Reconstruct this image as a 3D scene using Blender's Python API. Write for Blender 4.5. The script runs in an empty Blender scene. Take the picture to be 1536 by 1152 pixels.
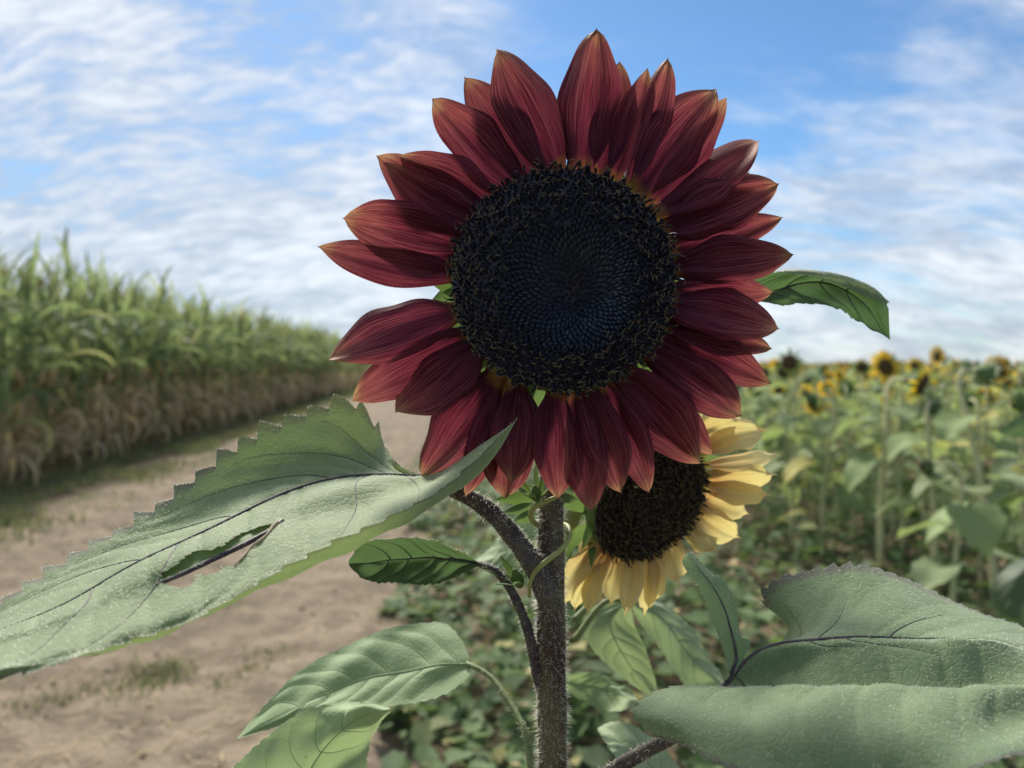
import bpy, math, random
import numpy as np
from mathutils import Matrix, Vector
random.seed(7)
RS = np.random.RandomState(11)
scene = bpy.context.scene
R = math.radians
# ------------------------------------------------------------------ camera
F, CX, CY, HOR, H = 1160.0, 768.0, 576.0, 545.0, 1.25
PITCH = math.atan((CY - HOR) / F)
cam_d = bpy.data.cameras.new("camera")
cam = bpy.data.objects.new("camera", cam_d)
scene.collection.objects.link(cam)
cam.location = (0, 0, H)
cam.rotation_euler = (math.pi / 2 - PITCH, 0, 0)
cam_d.sensor_width = 36.0
cam_d.lens = F / 1536 * 36
cam_d.clip_start = 0.01
cam_d.clip_end = 2000
cam_d.dof.use_dof = True
cam_d.dof.focus_distance = 0.338
cam_d.dof.aperture_fstop = 8.6
scene.camera = cam
# ------------------------------------------------------------------ sky
SUN_AZ, SUN_EL = R(20), R(39)            # azimuth: to the left of the view direction
SUNV = Vector((-math.sin(SUN_AZ) * math.cos(SUN_EL), math.cos(SUN_AZ) * math.cos(SUN_EL), math.sin(SUN_EL)))
world = bpy.data.worlds.new("World")
scene.world = world
world.use_nodes = True


class NT:
    """short node-tree writer"""
    def __init__(s, nt):
        s.nt = nt
        nt.nodes.clear()

    def n(s, typ, ins=None, **kw):
        nd = s.nt.nodes.new(typ)
        for k, v in kw.items():
            setattr(nd, k, v)
        for k, v in (ins or {}).items():
            sock = nd.inputs[k]
            if isinstance(v, bpy.types.NodeSocket):
                s.nt.links.new(v, sock)
            else:
                sock.default_value = v
        return nd

    def math(s, op, a, b=0.0, c=None):
        ins = {0: a, 1: b}
        if c is not None:
            ins[2] = c
        return s.n('ShaderNodeMath', ins, operation=op).outputs[0]

    def vmath(s, op, a, b=None):
        ins = {0: a}
        if b is not None:
            ins[1] = b
        nd = s.n('ShaderNodeVectorMath', ins, operation=op)
        return nd.outputs['Value'] if op in ('DOT_PRODUCT', 'LENGTH') else nd.outputs[0]

    def mix(s, f, a, b, blend='MIX'):
        nd = s.n('ShaderNodeMix', data_type='RGBA', blend_type=blend)
        for sock, v in ((nd.inputs[0], f), (nd.inputs[6], a), (nd.inputs[7], b)):
            if isinstance(v, bpy.types.NodeSocket):
                s.nt.links.new(v, sock)
            else:
                sock.default_value = v if not isinstance(v, tuple) else (*v, 1)[:4]
        return nd.outputs[2]

    def rng(s, x, a, b, lo=0.0, hi=1.0, smooth=True):
        return s.n('ShaderNodeMapRange', {0: x, 1: a, 2: b, 3: lo, 4: hi},
                   interpolation_type='SMOOTHSTEP' if smooth else 'LINEAR').outputs[0]

    def noise(s, vec, scale, detail=4.0, rough=0.55, dist=0.0):
        ins = {'Scale': scale, 'Detail': detail, 'Roughness': rough, 'Distortion': dist}
        if vec is not None:
            ins['Vector'] = vec
        return s.n('ShaderNodeTexNoise', ins).outputs

    def ramp(s, f, stops, interp='EASE'):
        nd = s.n('ShaderNodeValToRGB', {0: f})
        cr = nd.color_ramp
        cr.interpolation = interp
        while len(cr.elements) < len(stops):
            cr.elements.new(0.5)
        for e, (p, c) in zip(cr.elements, stops):
            e.position = p
            e.color = (*c, 1)
        return nd.outputs[0]


w = NT(world.node_tree)
sky = w.n('ShaderNodeTexSky', sky_type='NISHITA', sun_disc=False, sun_elevation=SUN_EL,
          sun_rotation=-SUN_AZ, altitude=200, air_density=1.0, dust_density=0.25, ozone_density=3.0)
gen = w.n('ShaderNodeTexCoord').outputs['Generated']
sp = w.n('ShaderNodeSeparateXYZ', {0: gen}).outputs
zz = w.math('ADD', w.math('MAXIMUM', sp[2], 0.0), 0.42)
pl = w.n('ShaderNodeCombineXYZ', {0: w.math('DIVIDE', sp[0], zz), 1: w.math('DIVIDE', sp[1], zz), 2: 0.0}).outputs[0]
wv = w.noise(pl, 1.6, 3)['Color']
plw = w.vmath('ADD', pl, w.vmath('MULTIPLY', w.vmath('SUBTRACT', wv, (0.5, 0.5, 0.5)), (0.20, 0.20, 0.0)))
big = w.noise(w.vmath('ADD', plw, (3.7, 1.2, 0.0)), 2.2, 5, 0.55)['Fac']
mid = w.noise(w.n('ShaderNodeMapping', {'Vector': plw, 'Rotation': (0, 0, R(24)), 'Scale': (5.0, 9.0, 1)}).outputs[0], 1.0, 5, 0.6)['Fac']
mp = w.n('ShaderNodeMapping', {'Vector': plw, 'Rotation': (0, 0, R(38)), 'Scale': (14.0, 38.0, 1)}).outputs[0]
rip = w.noise(mp, 1.0, 5, 0.6, 0.3)['Fac']
mp2 = w.n('ShaderNodeMapping', {'Vector': plw, 'Rotation': (0, 0, R(-50)), 'Scale': (2.0, 6.5, 1)}).outputs[0]
cir = w.noise(mp2, 1.0, 8, 0.62, 1.2)['Fac']
# cover: ripple cloud to the left of the view, wisps to the right, denser towards the horizon, a blue gap between
left = w.rng(sp[0], -0.30, 0.14, 1.0, 0.0)
low = w.rng(sp[2], 0.0, 0.30, 0.30, 0.0, False)
gap = w.rng(w.vmath('DOT_PRODUCT', gen, tuple(Vector((0.20, 0.86, 0.40)).normalized())), 0.955, 0.998, 0.0, 0.20)
cover = w.math('SUBTRACT', w.math('ADD', w.math('MULTIPLY', left, 0.24), w.math('MULTIPLY', low, 0.75)), gap)
puff = w.math('ADD', w.math('ADD', w.math('MULTIPLY', big, 0.62), w.math('MULTIPLY', rip, 0.46)), w.math('MULTIPLY', mid, 0.36))
dens_l = w.rng(w.math('ADD', puff, cover), 0.70, 1.06)
wisp = w.math('ADD', w.math('ADD', w.math('MULTIPLY', cir, 0.85), w.math('MULTIPLY', big, 0.30)), w.math('MULTIPLY', mid, 0.15))
dens_r = w.rng(w.math('ADD', wisp, w.math('ADD', cover, 0.13)), 0.60, 1.02)
dens = w.math('ADD', w.math('MULTIPLY', dens_l, left), w.math('MULTIPLY', dens_r, w.math('SUBTRACT', 1.0, left)))
shade = w.rng(w.math('ADD', w.math('ADD', w.math('MULTIPLY', rip, 0.35), w.math('MULTIPLY', mid, 0.4)), w.math('MULTIPLY', big, 0.35)), 0.42, 0.70)
ccol = w.mix(shade, (3.2, 3.65, 4.4), (6.6, 6.8, 7.1))
skyb = w.mix(1.0, sky.outputs[0], (0.58, 0.77, 0.88), 'MULTIPLY')
skyc = w.mix(w.math('MULTIPLY', dens, 0.88), skyb, ccol)
bg = w.n('ShaderNodeBackground', {'Color': skyc, 'Strength': 0.064})
w.n('ShaderNodeOutputWorld', {0: bg.outputs[0]})
# ------------------------------------------------------------------ sun
sd = bpy.data.lights.new("sun", 'SUN')
sd.energy = 3.4
sd.angle = R(14)
sd.color = (1.0, 0.93, 0.82)
sun = bpy.data.objects.new("sun", sd)
scene.collection.objects.link(sun)
sun.rotation_euler = (-SUNV).to_track_quat('-Z', 'Y').to_euler()
sun.location = (-3, 4, 6)
vs = scene.view_settings
scene.display_settings.display_device = 'sRGB'
vs.view_transform = 'Standard'
vs.look = 'None'
vs.exposure = 1.2
vs.gamma = 1.0
vs.use_curve_mapping = False
scene.render.engine = 'CYCLES'
scene.cycles.use_denoising = True
scene.cycles.denoiser = 'OPENIMAGEDENOISE'
scene.cycles.max_bounces = 8
scene.cycles.diffuse_bounces = 3
scene.cycles.glossy_bounces = 2
scene.cycles.transmission_bounces = 4
scene.cycles.transparent_max_bounces = 4
scene.cycles.caustics_reflective = False
scene.cycles.caustics_refractive = False

# ================================================================== helpers
cp, sn = math.cos(PITCH), math.sin(PITCH)
RIGHT = np.array([1.0, 0, 0])
UP = np.array([0, sn, cp])
FWD = np.array([0, cp, -sn])
CAM = np.array([0, 0, H])


def P(px, py, d):
    px, py, d = np.asarray(px, float), np.asarray(py, float), np.asarray(d, float)
    return CAM + ((px - CX) / F * d)[..., None] * RIGHT + (-(py - CY) / F * d)[..., None] * UP + d[..., None] * FWD


def PA(a):
    a = np.asarray(a, float)
    return P(a[..., 0], a[..., 1], a[..., 2])


def project(Q):
    q = np.asarray(Q) - CAM
    d = q @ FWD
    return np.stack([CX + F * (q @ RIGHT) / d, CY - F * (q @ UP) / d], -1)


def G(px, py):
    """the ground point seen at a pixel"""
    v = P(px, py, 1.0) - CAM
    return CAM + v * (-H / v[2])


PATH_A = math.atan((655 - CX) / F)          # the track runs a little to the left of the view
EA = np.array([math.sin(PATH_A), math.cos(PATH_A), 0])
EP = np.array([math.cos(PATH_A), -math.sin(PATH_A), 0])


def T(off, along, z=0.0):
    """track coordinates (metres right of the camera, metres ahead)"""
    return np.asarray(off)[..., None] * EP + np.asarray(along)[..., None] * EA + np.asarray(z)[..., None] * np.array([0, 0, 1.0])


COL = scene.collection


def tag(o, label=None, cat=None, group=None, kind=None):
    for k, v in (('label', label), ('category', cat), ('group', group), ('kind', kind)):
        if v:
            o[k] = v
    return o


def mesh(name, V, F_, uv=None, rnd=None, mats=(), mi=None, smooth=True):
    """F_: one array (n,k) or a list of such arrays"""
    me = bpy.data.meshes.new(name)
    V = np.ascontiguousarray(V, dtype=np.float32).reshape(-1, 3)
    Fs = F_ if isinstance(F_, list) else [F_]
    Fs = [np.asarray(f, dtype=np.int32) for f in Fs if len(f)]
    loops = np.concatenate([f.ravel() for f in Fs])
    tot = np.concatenate([np.full(len(f), f.shape[1], np.int32) for f in Fs])
    start = np.concatenate([[0], np.cumsum(tot)[:-1]]).astype(np.int32)
    me.vertices.add(len(V))
    me.vertices.foreach_set('co', V.ravel())
    me.loops.add(len(loops))
    me.loops.foreach_set('vertex_index', loops)
    me.polygons.add(len(tot))
    me.polygons.foreach_set('loop_start', start)
    me.polygons.foreach_set('loop_total', tot)
    if uv is not None:
        l = me.uv_layers.new(name='UVMap')
        l.data.foreach_set('uv', np.asarray(uv, np.float32)[loops].ravel())
    if rnd is not None:
        a = me.attributes.new('rnd', 'FLOAT', 'POINT')
        a.data.foreach_set('value', np.asarray(rnd, np.float32))
    for m in mats:
        me.materials.append(m)
    if mi is not None:
        me.polygons.foreach_set('material_index', np.asarray(mi, np.int32))
    me.polygons.foreach_set('use_smooth', np.full(len(tot), smooth))
    me.update(calc_edges=True)
    me.validate()
    return me


def ob(name, me, parent=None, loc=None, mat=None):
    o = bpy.data.objects.new(name, me)
    COL.objects.link(o)
    if parent is not None:
        o.parent = parent
    if loc is not None:
        o.location = loc
    if mat is not None and me is not None and not len(me.materials):
        me.materials.append(mat)
    return o


def empty(name, loc, label, cat, group=None):
    o = ob(name, None, None, Vector(loc))
    o.empty_display_size = 0.1
    return tag(o, label, cat, group)


def grid_faces(n, m, wrap=False):
    i, j = np.meshgrid(np.arange(n - 1), np.arange(m if wrap else m - 1), indexing='ij')
    j2 = (j + 1) % m
    return np.stack([i * m + j, (i + 1) * m + j, (i + 1) * m + j2, i * m + j2], -1).reshape(-1, 4)


def crs(pts, t):
    """uniform Catmull-Rom through pts (K,...) at parameters t in 0..K-1"""
    pts = np.asarray(pts, float)
    K = len(pts)
    ext = np.concatenate([(2 * pts[0] - pts[1])[None], pts, (2 * pts[-1] - pts[-2])[None]])
    i = np.clip(np.floor(t).astype(int), 0, K - 2)
    f = (t - i).reshape(-1, *([1] * (pts.ndim - 1)))
    a, b, c, d = ext[i], ext[i + 1], ext[i + 2], ext[i + 3]
    return 0.5 * (2 * b + (c - a) * f + (2 * a - 5 * b + 4 * c - d) * f ** 2 + (3 * b - a - 3 * c + d) * f ** 3)


def resample(pts, n):
    q = crs(pts, np.linspace(0, len(pts) - 1, 40 * len(pts)))
    s = np.concatenate([[0], np.cumsum(np.linalg.norm(np.diff(q[:, :2] if q.shape[1] == 3 and abs(q[:, 0]).max() > 20 else q, axis=0), axis=1))])
    t = np.linspace(0, s[-1], n)
    return np.stack([np.interp(t, s, q[:, k]) for k in range(q.shape[1])], -1)


def tube(pts, rad, sides=8, cap=True):
    pts = np.asarray(pts, float)
    n = len(pts)
    rad = np.broadcast_to(np.asarray(rad, float), (n,))
    tan = np.gradient(pts, axis=0)
    tan /= np.linalg.norm(tan, axis=1)[:, None] + 1e-12
    ref = np.array([0.31, 0.22, 0.92]) if abs(tan[0] @ np.array([0.31, 0.22, 0.92])) < 0.9 else np.array([1.0, 0, 0])
    a = np.cross(tan[0], ref)
    a /= np.linalg.norm(a)
    A = []
    for k in range(n):
        a = a - tan[k] * (a @ tan[k])
        a /= np.linalg.norm(a) + 1e-12
        A.append(a)
    A = np.array(A)
    B = np.cross(tan, A)
    th = np.arange(sides) / sides * 2 * math.pi
    N = np.cos(th)[None, :, None] * A[:, None] + np.sin(th)[None, :, None] * B[:, None]
    V = pts[:, None] + rad[:, None, None] * N
    Fq = grid_faces(n, sides, True)
    uv = np.stack(np.meshgrid(np.linspace(0, 1, n), np.arange(sides) / sides, indexing='ij'), -1).reshape(-1, 2)
    V = V.reshape(-1, 3)
    if cap:
        V = np.concatenate([V, pts[:1] - tan[:1] * rad[0] * 0.4, pts[-1:] + tan[-1:] * rad[-1] * 0.6])
        uv = np.concatenate([uv, [[0, 0], [1, 0]]])
        k = np.arange(sides)
        k2 = (k + 1) % sides
        c0, c1 = n * sides, n * sides + 1
        tri = np.concatenate([np.stack([np.full(sides, c0), k, k2], -1),
                              np.stack([np.full(sides, c1), (n - 1) * sides + k2, (n - 1) * sides + k], -1)])
        return V, [Fq, tri], uv, N.reshape(-1, 3)
    return V, [Fq], uv, N.reshape(-1, 3)


class Acc:
    """collects pieces into one mesh"""
    def __init__(s):
        s.V, s.U, s.Rn, s.F, s.M, s.n = [], [], [], {}, {}, 0

    def add(s, V, Fs, uv=None, rnd=0.0, m=0):
        V = np.asarray(V).reshape(-1, 3)
        Fs = Fs if isinstance(Fs, list) else [Fs]
        for f in Fs:
            f = np.asarray(f)
            s.F.setdefault(f.shape[1], []).append(f + s.n)
            s.M.setdefault(f.shape[1], []).append(np.full(len(f), m, np.int32))
        s.V.append(V)
        s.U.append(np.zeros((len(V), 2)) if uv is None else np.asarray(uv))
        s.Rn.append(np.broadcast_to(np.asarray(rnd, float), (len(V),)))
        s.n += len(V)
        return s

    def build(s, name, mats, smooth=True):
        ks = sorted(s.F)
        return mesh(name, np.concatenate(s.V), [np.concatenate(s.F[k]) for k in ks], np.concatenate(s.U),
                    np.concatenate(s.Rn), mats, np.concatenate([np.concatenate(s.M[k]) for k in ks]), smooth)


# ================================================================== materials
def material(name, build):
    m = bpy.data.materials.new(name)
    m.use_nodes = True
    t = NT(m.node_tree)
    out = build(t)
    t.n('ShaderNodeOutputMaterial', {0: out})
    return m


def rnd_value(t):
    a = t.n('ShaderNodeAttribute', attribute_name='rnd').outputs['Fac']
    o = t.n('ShaderNodeObjectInfo').outputs['Random']
    return t.math('FRACT', t.math('ADD', a, o))


def leafy(name, col, col2, trans_col, trans=0.3, rough=0.6, sheen=0.25, nscale=60.0, edge=None, bump=0.15, tint=None, spec=0.3, net=False):
    """thin plant tissue: scattering on top, light passing through from behind"""
    def b(t):
        r = rnd_value(t)
        oc = t.n('ShaderNodeTexCoord').outputs['Object']
        n1 = t.noise(oc, nscale, 5, 0.6)['Fac']
        n2 = t.noise(oc, nscale * 0.22, 3, 0.5)['Fac']
        f = t.rng(t.math('ADD', t.math('MULTIPLY', n1, 0.45), t.math('MULTIPLY', n2, 0.55)), 0.34, 0.66)
        c = t.mix(f, col, col2)
        hv = t.n('ShaderNodeHueSaturation', {'Hue': t.rng(r, 0, 1, 0.485, 0.512, False), 'Saturation': t.rng(t.math('FRACT', t.math('MULTIPLY', r, 7.3)), 0, 1, 0.85, 1.1, False),
                                             'Value': t.rng(t.math('FRACT', t.math('MULTIPLY', r, 3.7)), 0, 1, 0.75, 1.25, False), 'Color': c}).outputs[0]
        c = hv
        if tint:
            c = t.mix(t.rng(t.math('FRACT', t.math('MULTIPLY', r, 13.1)), tint[1], 1.0, 0, 1), c, tint[0])
        if edge:
            uv = t.n('ShaderNodeSeparateXYZ', {0: t.n('ShaderNodeUVMap').outputs[0]}).outputs
            e = t.math('ABSOLUTE', t.math('SUBTRACT', uv[1], 0.5))
            c = t.mix(t.rng(e, 0.474, 0.494, 0, 0.85), c, edge)
        hh = n1
        if net:
            wp = t.vmath('ADD', oc, t.vmath('MULTIPLY', t.noise(oc, 130, 3)['Color'], (0.006, 0.006, 0.006)))
            e1 = t.n('ShaderNodeTexVoronoi', {'Vector': wp, 'Scale': 230.0}, feature='DISTANCE_TO_EDGE').outputs['Distance']
            cell = t.rng(e1, 0.0, 0.14)
            hh = t.math('ADD', t.math('MULTIPLY', n1, 0.5), t.math('MULTIPLY', cell, 0.09))
            c = t.mix(t.math('MULTIPLY', t.math('SUBTRACT', 1.0, cell), 0.09), c, (0.30, 0.36, 0.22))
            sp_n = t.noise(oc, 260, 2, 0.5)['Fac']
            c = t.mix(t.rng(sp_n, 0.735, 0.77, 0, 0.7), c, (0.14, 0.10, 0.05))
        bp = t.n('ShaderNodeBump', {'Height': hh, 'Strength': bump, 'Distance': 0.002}).outputs[0]
        p = t.n('ShaderNodeBsdfPrincipled', {'Base Color': c, 'Roughness': rough, 'Sheen Weight': sheen, 'Sheen Roughness': 0.45,
                                             'Sheen Tint': (0.92, 1.0, 0.80, 1), 'Specular IOR Level': spec, 'Normal': bp})
        tr = t.n('ShaderNodeBsdfTranslucent', {'Color': t.mix(1.0, t.mix(0.5, c, trans_col), (1.6, 1.6, 1.6), 'MULTIPLY'), 'Normal': bp})
        return t.n('ShaderNodeMixShader', {0: trans, 1: p.outputs[0], 2: tr.outputs[0]}).outputs[0]
    return material(name, b)


def plain(name, col, col2=None, rough=0.7, nscale=40.0, bump=0.2, sheen=0.0, stretch=None, dist=0.002, spec=0.3):
    def b(t):
        oc = t.n('ShaderNodeTexCoord').outputs['Object']
        if stretch:
            oc = t.n('ShaderNodeMapping', {'Vector': oc, 'Scale': stretch}).outputs[0]
        n1 = t.noise(oc, nscale, 6, 0.62)['Fac']
        c = t.mix(t.rng(n1, 0.35, 0.65), col, col2 or col)
        bp = t.n('ShaderNodeBump', {'Height': n1, 'Strength': bump, 'Distance': dist}).outputs[0]
        return t.n('ShaderNodeBsdfPrincipled', {'Base Color': c, 'Roughness': rough, 'Sheen Weight': sheen, 'Specular IOR Level': spec, 'Normal': bp}).outputs[0]
    return material(name, b)


def petal_mat(name, stops, trans_stops, streak_dark, streak_light, trans=0.5, vein_col=(0.30, 0.11, 0.09)):
    def b(t):
        r = rnd_value(t)
        uvn = t.n('ShaderNodeUVMap').outputs[0]
        uv = t.n('ShaderNodeSeparateXYZ', {0: uvn}).outputs
        off = t.n('ShaderNodeCombineXYZ', {0: t.math('MULTIPLY', r, 17.0), 1: t.math('MULTIPLY', r, 31.0), 2: r}).outputs[0]
        v2 = t.vmath('ADD', t.vmath('MULTIPLY', uvn, (2.2, 26.0, 1.0)), off)
        st = t.noise(v2, 1.6, 5, 0.65, 0.25)['Fac']
        blot = t.noise(t.vmath('ADD', t.vmath('MULTIPLY', uvn, (3.0, 2.0, 1.0)), off), 1.3, 3, 0.5)['Fac']
        uu = t.math('ADD', uv[0], t.math('MULTIPLY', t.math('SUBTRACT', st, 0.5), 0.16))
        uu = t.math('ADD', uu, t.math('MULTIPLY', t.math('SUBTRACT', blot, 0.5), 0.22))
        c = t.ramp(uu, stops)
        tc = t.ramp(uu, trans_stops)
        k = t.rng(st, 0.36, 0.64)
        dl = t.mix(k, streak_dark, streak_light)
        c = t.mix(1.0, c, dl, 'MULTIPLY')
        tc = t.mix(1.0, tc, dl, 'MULTIPLY')
        fine = t.noise(t.vmath('ADD', t.vmath('MULTIPLY', uvn, (1.4, 62.0, 1.0)), off), 1.0, 2, 0.5, 0.1)['Fac']
        ln = t.math('MULTIPLY', t.rng(fine, 0.54, 0.66, 0, 0.75), t.rng(uv[0], 0.15, 0.9, 0.35, 1.0))
        c = t.mix(ln, c, vein_col)
        tc = t.mix(t.math('MULTIPLY', ln, 0.6), tc, vein_col)
        val = t.rng(t.math('FRACT', t.math('MULTIPLY', r, 5.3)), 0, 1, 0.8, 1.2, False)
        c = t.n('ShaderNodeHueSaturation', {'Color': c, 'Value': val}).outputs[0]
        bp = t.n('ShaderNodeBump', {'Height': st, 'Strength': 0.35, 'Distance': 0.0006}).outputs[0]
        p = t.n('ShaderNodeBsdfPrincipled', {'Base Color': c, 'Roughness': 0.6, 'Sheen Weight': 0.06, 'Sheen Roughness': 0.5,
                                             'Sheen Tint': (0.9, 0.7, 0.65, 1), 'Specular IOR Level': 0.07, 'Normal': bp})
        tr = t.n('ShaderNodeBsdfTranslucent', {'Color': tc, 'Normal': bp})
        return t.n('ShaderNodeMixShader', {0: trans, 1: p.outputs[0], 2: tr.outputs[0]}).outputs[0]
    return material(name, b)


M = {}
M['leaf'] = leafy('sunflower_leaf', (0.122, 0.190, 0.090), (0.178, 0.252, 0.128), (0.27, 0.36, 0.08), 0.20, 0.72, 0.42, 90, (0.075, 0.065, 0.075), bump=0.55, spec=0.2, net=True)
M['leaf_pale'] = leafy('pale_leaf', (0.20, 0.28, 0.145), (0.26, 0.345, 0.19), (0.30, 0.40, 0.12), 0.22, 0.7, 0.3, 70, None, bump=0.4, net=True)
M['leaf_under'] = leafy('leaf_underside', (0.060, 0.110, 0.045), (0.085, 0.140, 0.060), (0.09, 0.17, 0.04), 0.26, 0.6, 0.15, 70, None)
M['leaf_field'] = leafy('field_leaf', (0.170, 0.235, 0.105), (0.265, 0.325, 0.165), (0.32, 0.40, 0.10), 0.30, 0.75, 0.08, 14, None, tint=((0.42, 0.38, 0.13), 0.80), spec=0.15)
M['weed'] = leafy('weed_leaf', (0.070, 0.118, 0.048), (0.130, 0.192, 0.082), (0.16, 0.25, 0.05), 0.28, 0.7, 0.0, 25, None, tint=((0.28, 0.26, 0.10), 0.88), spec=0.15)
M['grass'] = leafy('grass_blade', (0.085, 0.115, 0.050), (0.14, 0.17, 0.080), (0.18, 0.22, 0.07), 0.25, 0.7, 0.0, 10, None, tint=((0.28, 0.24, 0.14), 0.4), spec=0.1)
M['corn_green'] = leafy('corn_leaf', (0.120, 0.175, 0.085), (0.185, 0.245, 0.125), (0.30, 0.36, 0.12), 0.36, 0.65, 0.05, 6, None, tint=((0.38, 0.37, 0.17), 0.76), spec=0.12)
M['corn_dry'] = leafy('dry_corn_leaf', (0.40, 0.32, 0.20), (0.56, 0.46, 0.30), (0.52, 0.40, 0.22), 0.32, 0.8, 0.0, 7, None, tint=((0.22, 0.25, 0.10), 0.72), spec=0.1)
M['corn_stalk'] = plain('corn_stalk', (0.22, 0.19, 0.08), (0.30, 0.25, 0.13), 0.7, 12)
M['tassel'] = leafy('corn_tassel', (0.36, 0.30, 0.15), (0.42, 0.36, 0.18), (0.45, 0.38, 0.15), 0.3, 0.8, 0, 10, None)
M['stem_field'] = plain('field_stem', (0.44, 0.45, 0.24), (0.54, 0.52, 0.30), 0.7, 18)
M['vein'] = plain('dark_vein', (0.045, 0.036, 0.045), (0.085, 0.075, 0.07), 0.6, 200)
M['vein_light'] = plain('pale_vein', (0.20, 0.28, 0.13), (0.25, 0.32, 0.16), 0.6, 200)
M['stem'] = plain('hairy_stem', (0.040, 0.024, 0.020), (0.105, 0.092, 0.048), 0.6, 110, 0.6, stretch=(1, 1, 0.35))
M['petiole'] = plain('petiole', (0.040, 0.028, 0.034), (0.085, 0.078, 0.055), 0.6, 140, 0.5)
M['petiole_green'] = plain('green_petiole', (0.13, 0.18, 0.06), (0.18, 0.21, 0.09), 0.6, 140, 0.3)
M['hair'] = leafy('stem_hair', (0.50, 0.52, 0.47), (0.6, 0.6, 0.55), (0.6, 0.6, 0.5), 0.45, 0.6, 0, 40, None)
M['petal_red'] = petal_mat('maroon_petal',
    [(0.0, (0.40, 0.27, 0.04)), (0.05, (0.24, 0.11, 0.03)), (0.14, (0.066, 0.012, 0.028)), (0.5, (0.105, 0.016, 0.034)), (0.82, (0.18, 0.042, 0.050)), (0.94, (0.30, 0.125, 0.085)), (1.0, (0.40, 0.23, 0.13))],
    [(0.0, (0.34, 0.22, 0.03)), (0.06, (0.18, 0.06, 0.02)), (0.16, (0.085, 0.010, 0.022)), (0.6, (0.140, 0.020, 0.033)), (0.86, (0.25, 0.060, 0.055)), (1.0, (0.48, 0.26, 0.12))],
    (0.55, 0.46, 0.56), (1.4, 1.55, 1.5), 0.36, (0.32, 0.12, 0.11))
M['petal_yellow'] = petal_mat('yellow_petal',
    [(0.0, (0.46, 0.46, 0.08)), (0.12, (0.50, 0.30, 0.13)), (0.4, (0.68, 0.53, 0.24)), (0.7, (0.78, 0.68, 0.33)), (1.0, (0.80, 0.70, 0.36))],
    [(0.0, (0.5, 0.45, 0.05)), (0.15, (0.55, 0.32, 0.10)), (0.5, (0.70, 0.57, 0.20)), (0.8, (0.78, 0.69, 0.26)), (1.0, (0.78, 0.69, 0.30))],
    (0.90, 0.86, 0.82), (1.08, 1.10, 1.12), 0.34, (0.62, 0.48, 0.22))
M['petal_field'] = leafy('field_petal', (0.62, 0.40, 0.025), (0.70, 0.50, 0.05), (0.75, 0.5, 0.03), 0.35, 0.6, 0, 30, None)
M['floret'] = plain('dark_floret', (0.009, 0.012, 0.026), (0.020, 0.021, 0.036), 0.55, 300, 0.3, spec=0.5)  # navy lift from lens glare is put into the disc's base colour
M['floret_in'] = plain('floret_bud', (0.014, 0.021, 0.038), (0.026, 0.038, 0.058), 0.42, 300, 0.2, spec=0.6)  # bluish glare tone painted into the bud colour too
M['anther'] = plain('anther', (0.17, 0.13, 0.06), (0.06, 0.045, 0.035), 0.6, 500)
M['disc_field'] = plain('field_disc', (0.035, 0.022, 0.014), (0.11, 0.075, 0.03), 0.9, 120, 0.8)
M['floret_y'] = plain('brown_floret', (0.018, 0.013, 0.012), (0.040, 0.030, 0.020), 0.7, 300)
M['anther_y'] = plain('olive_floret_tip', (0.12, 0.105, 0.04), (0.06, 0.05, 0.03), 0.7, 300)
M['green'] = leafy('bract_green', (0.075, 0.135, 0.04), (0.11, 0.18, 0.055), (0.16, 0.26, 0.05), 0.25, 0.65, 0.1, 80, None)
M['tendril'] = plain('tendril', (0.24, 0.27, 0.08), (0.30, 0.32, 0.12), 0.5, 100)
M['dead'] = plain('dead_tissue', (0.26, 0.21, 0.13), (0.36, 0.30, 0.20), 0.8, 150)


def soil(name, c1, c2, c3, s1, bump):
    def b(t):
        oc = t.n('ShaderNodeTexCoord').outputs['Object']
        n1 = t.noise(oc, s1, 8, 0.68)['Fac']
        n2 = t.noise(oc, s1 * 0.13, 4, 0.55)['Fac']
        n3 = t.noise(oc, s1 * 9, 4, 0.6)['Fac']
        c = t.mix(t.rng(n1, 0.38, 0.62), c1, c2)
        c = t.mix(t.rng(n2, 0.42, 0.68, 0, 0.7), c, c3)
        c = t.mix(t.rng(n3, 0.58, 0.72, 0, 0.55), c, tuple(min(1, x * 1.7) for x in c2))
        hgt = t.math('ADD', n1, t.math('MULTIPLY', n3, 0.35))
        bp = t.n('ShaderNodeBump', {'Height': hgt, 'Strength': bump, 'Distance': 0.03}).outputs[0]
        return t.n('ShaderNodeBsdfPrincipled', {'Base Color': c, 'Roughness': 0.95, 'Specular IOR Level': 0.1, 'Normal': bp}).outputs[0]
    return material(name, b)


M['soil'] = soil('field_soil', (0.10, 0.078, 0.052), (0.17, 0.130, 0.088), (0.075, 0.080, 0.045), 5, 0.6)
M['track'] = soil('dirt_track', (0.150, 0.120, 0.086), (0.265, 0.212, 0.152), (0.138, 0.112, 0.080), 5.0, 1.0)

# ================================================================== the setting
def sheet(name, xs, ys, zf, mat, kind='structure'):
    a, b = np.meshgrid(xs, ys, indexing='ij')
    V = T(a, b, zf(a, b)).reshape(-1, 3)
    o = ob(name, mesh(name, V, grid_faces(len(xs), len(ys))[:, ::-1], mats=[mat]))
    return tag(o, kind=kind)


def lump(a, b, s=1.0):
    return (np.sin(a * 3.1 * s + 1.3 * np.sin(b * 1.7 * s)) * np.sin(b * 2.3 * s + 0.7 * np.sin(a * 2.9 * s))
            + 0.5 * np.sin(a * 7.3 * s + b * 3.1 * s) * np.sin(b * 6.1 * s - a * 2.2 * s)) / 1.5


g = sheet('ground', np.linspace(-400, 400, 9), np.linspace(-40, 800, 9), lambda a, b: a * 0 - 0.03, M['soil'])


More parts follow.
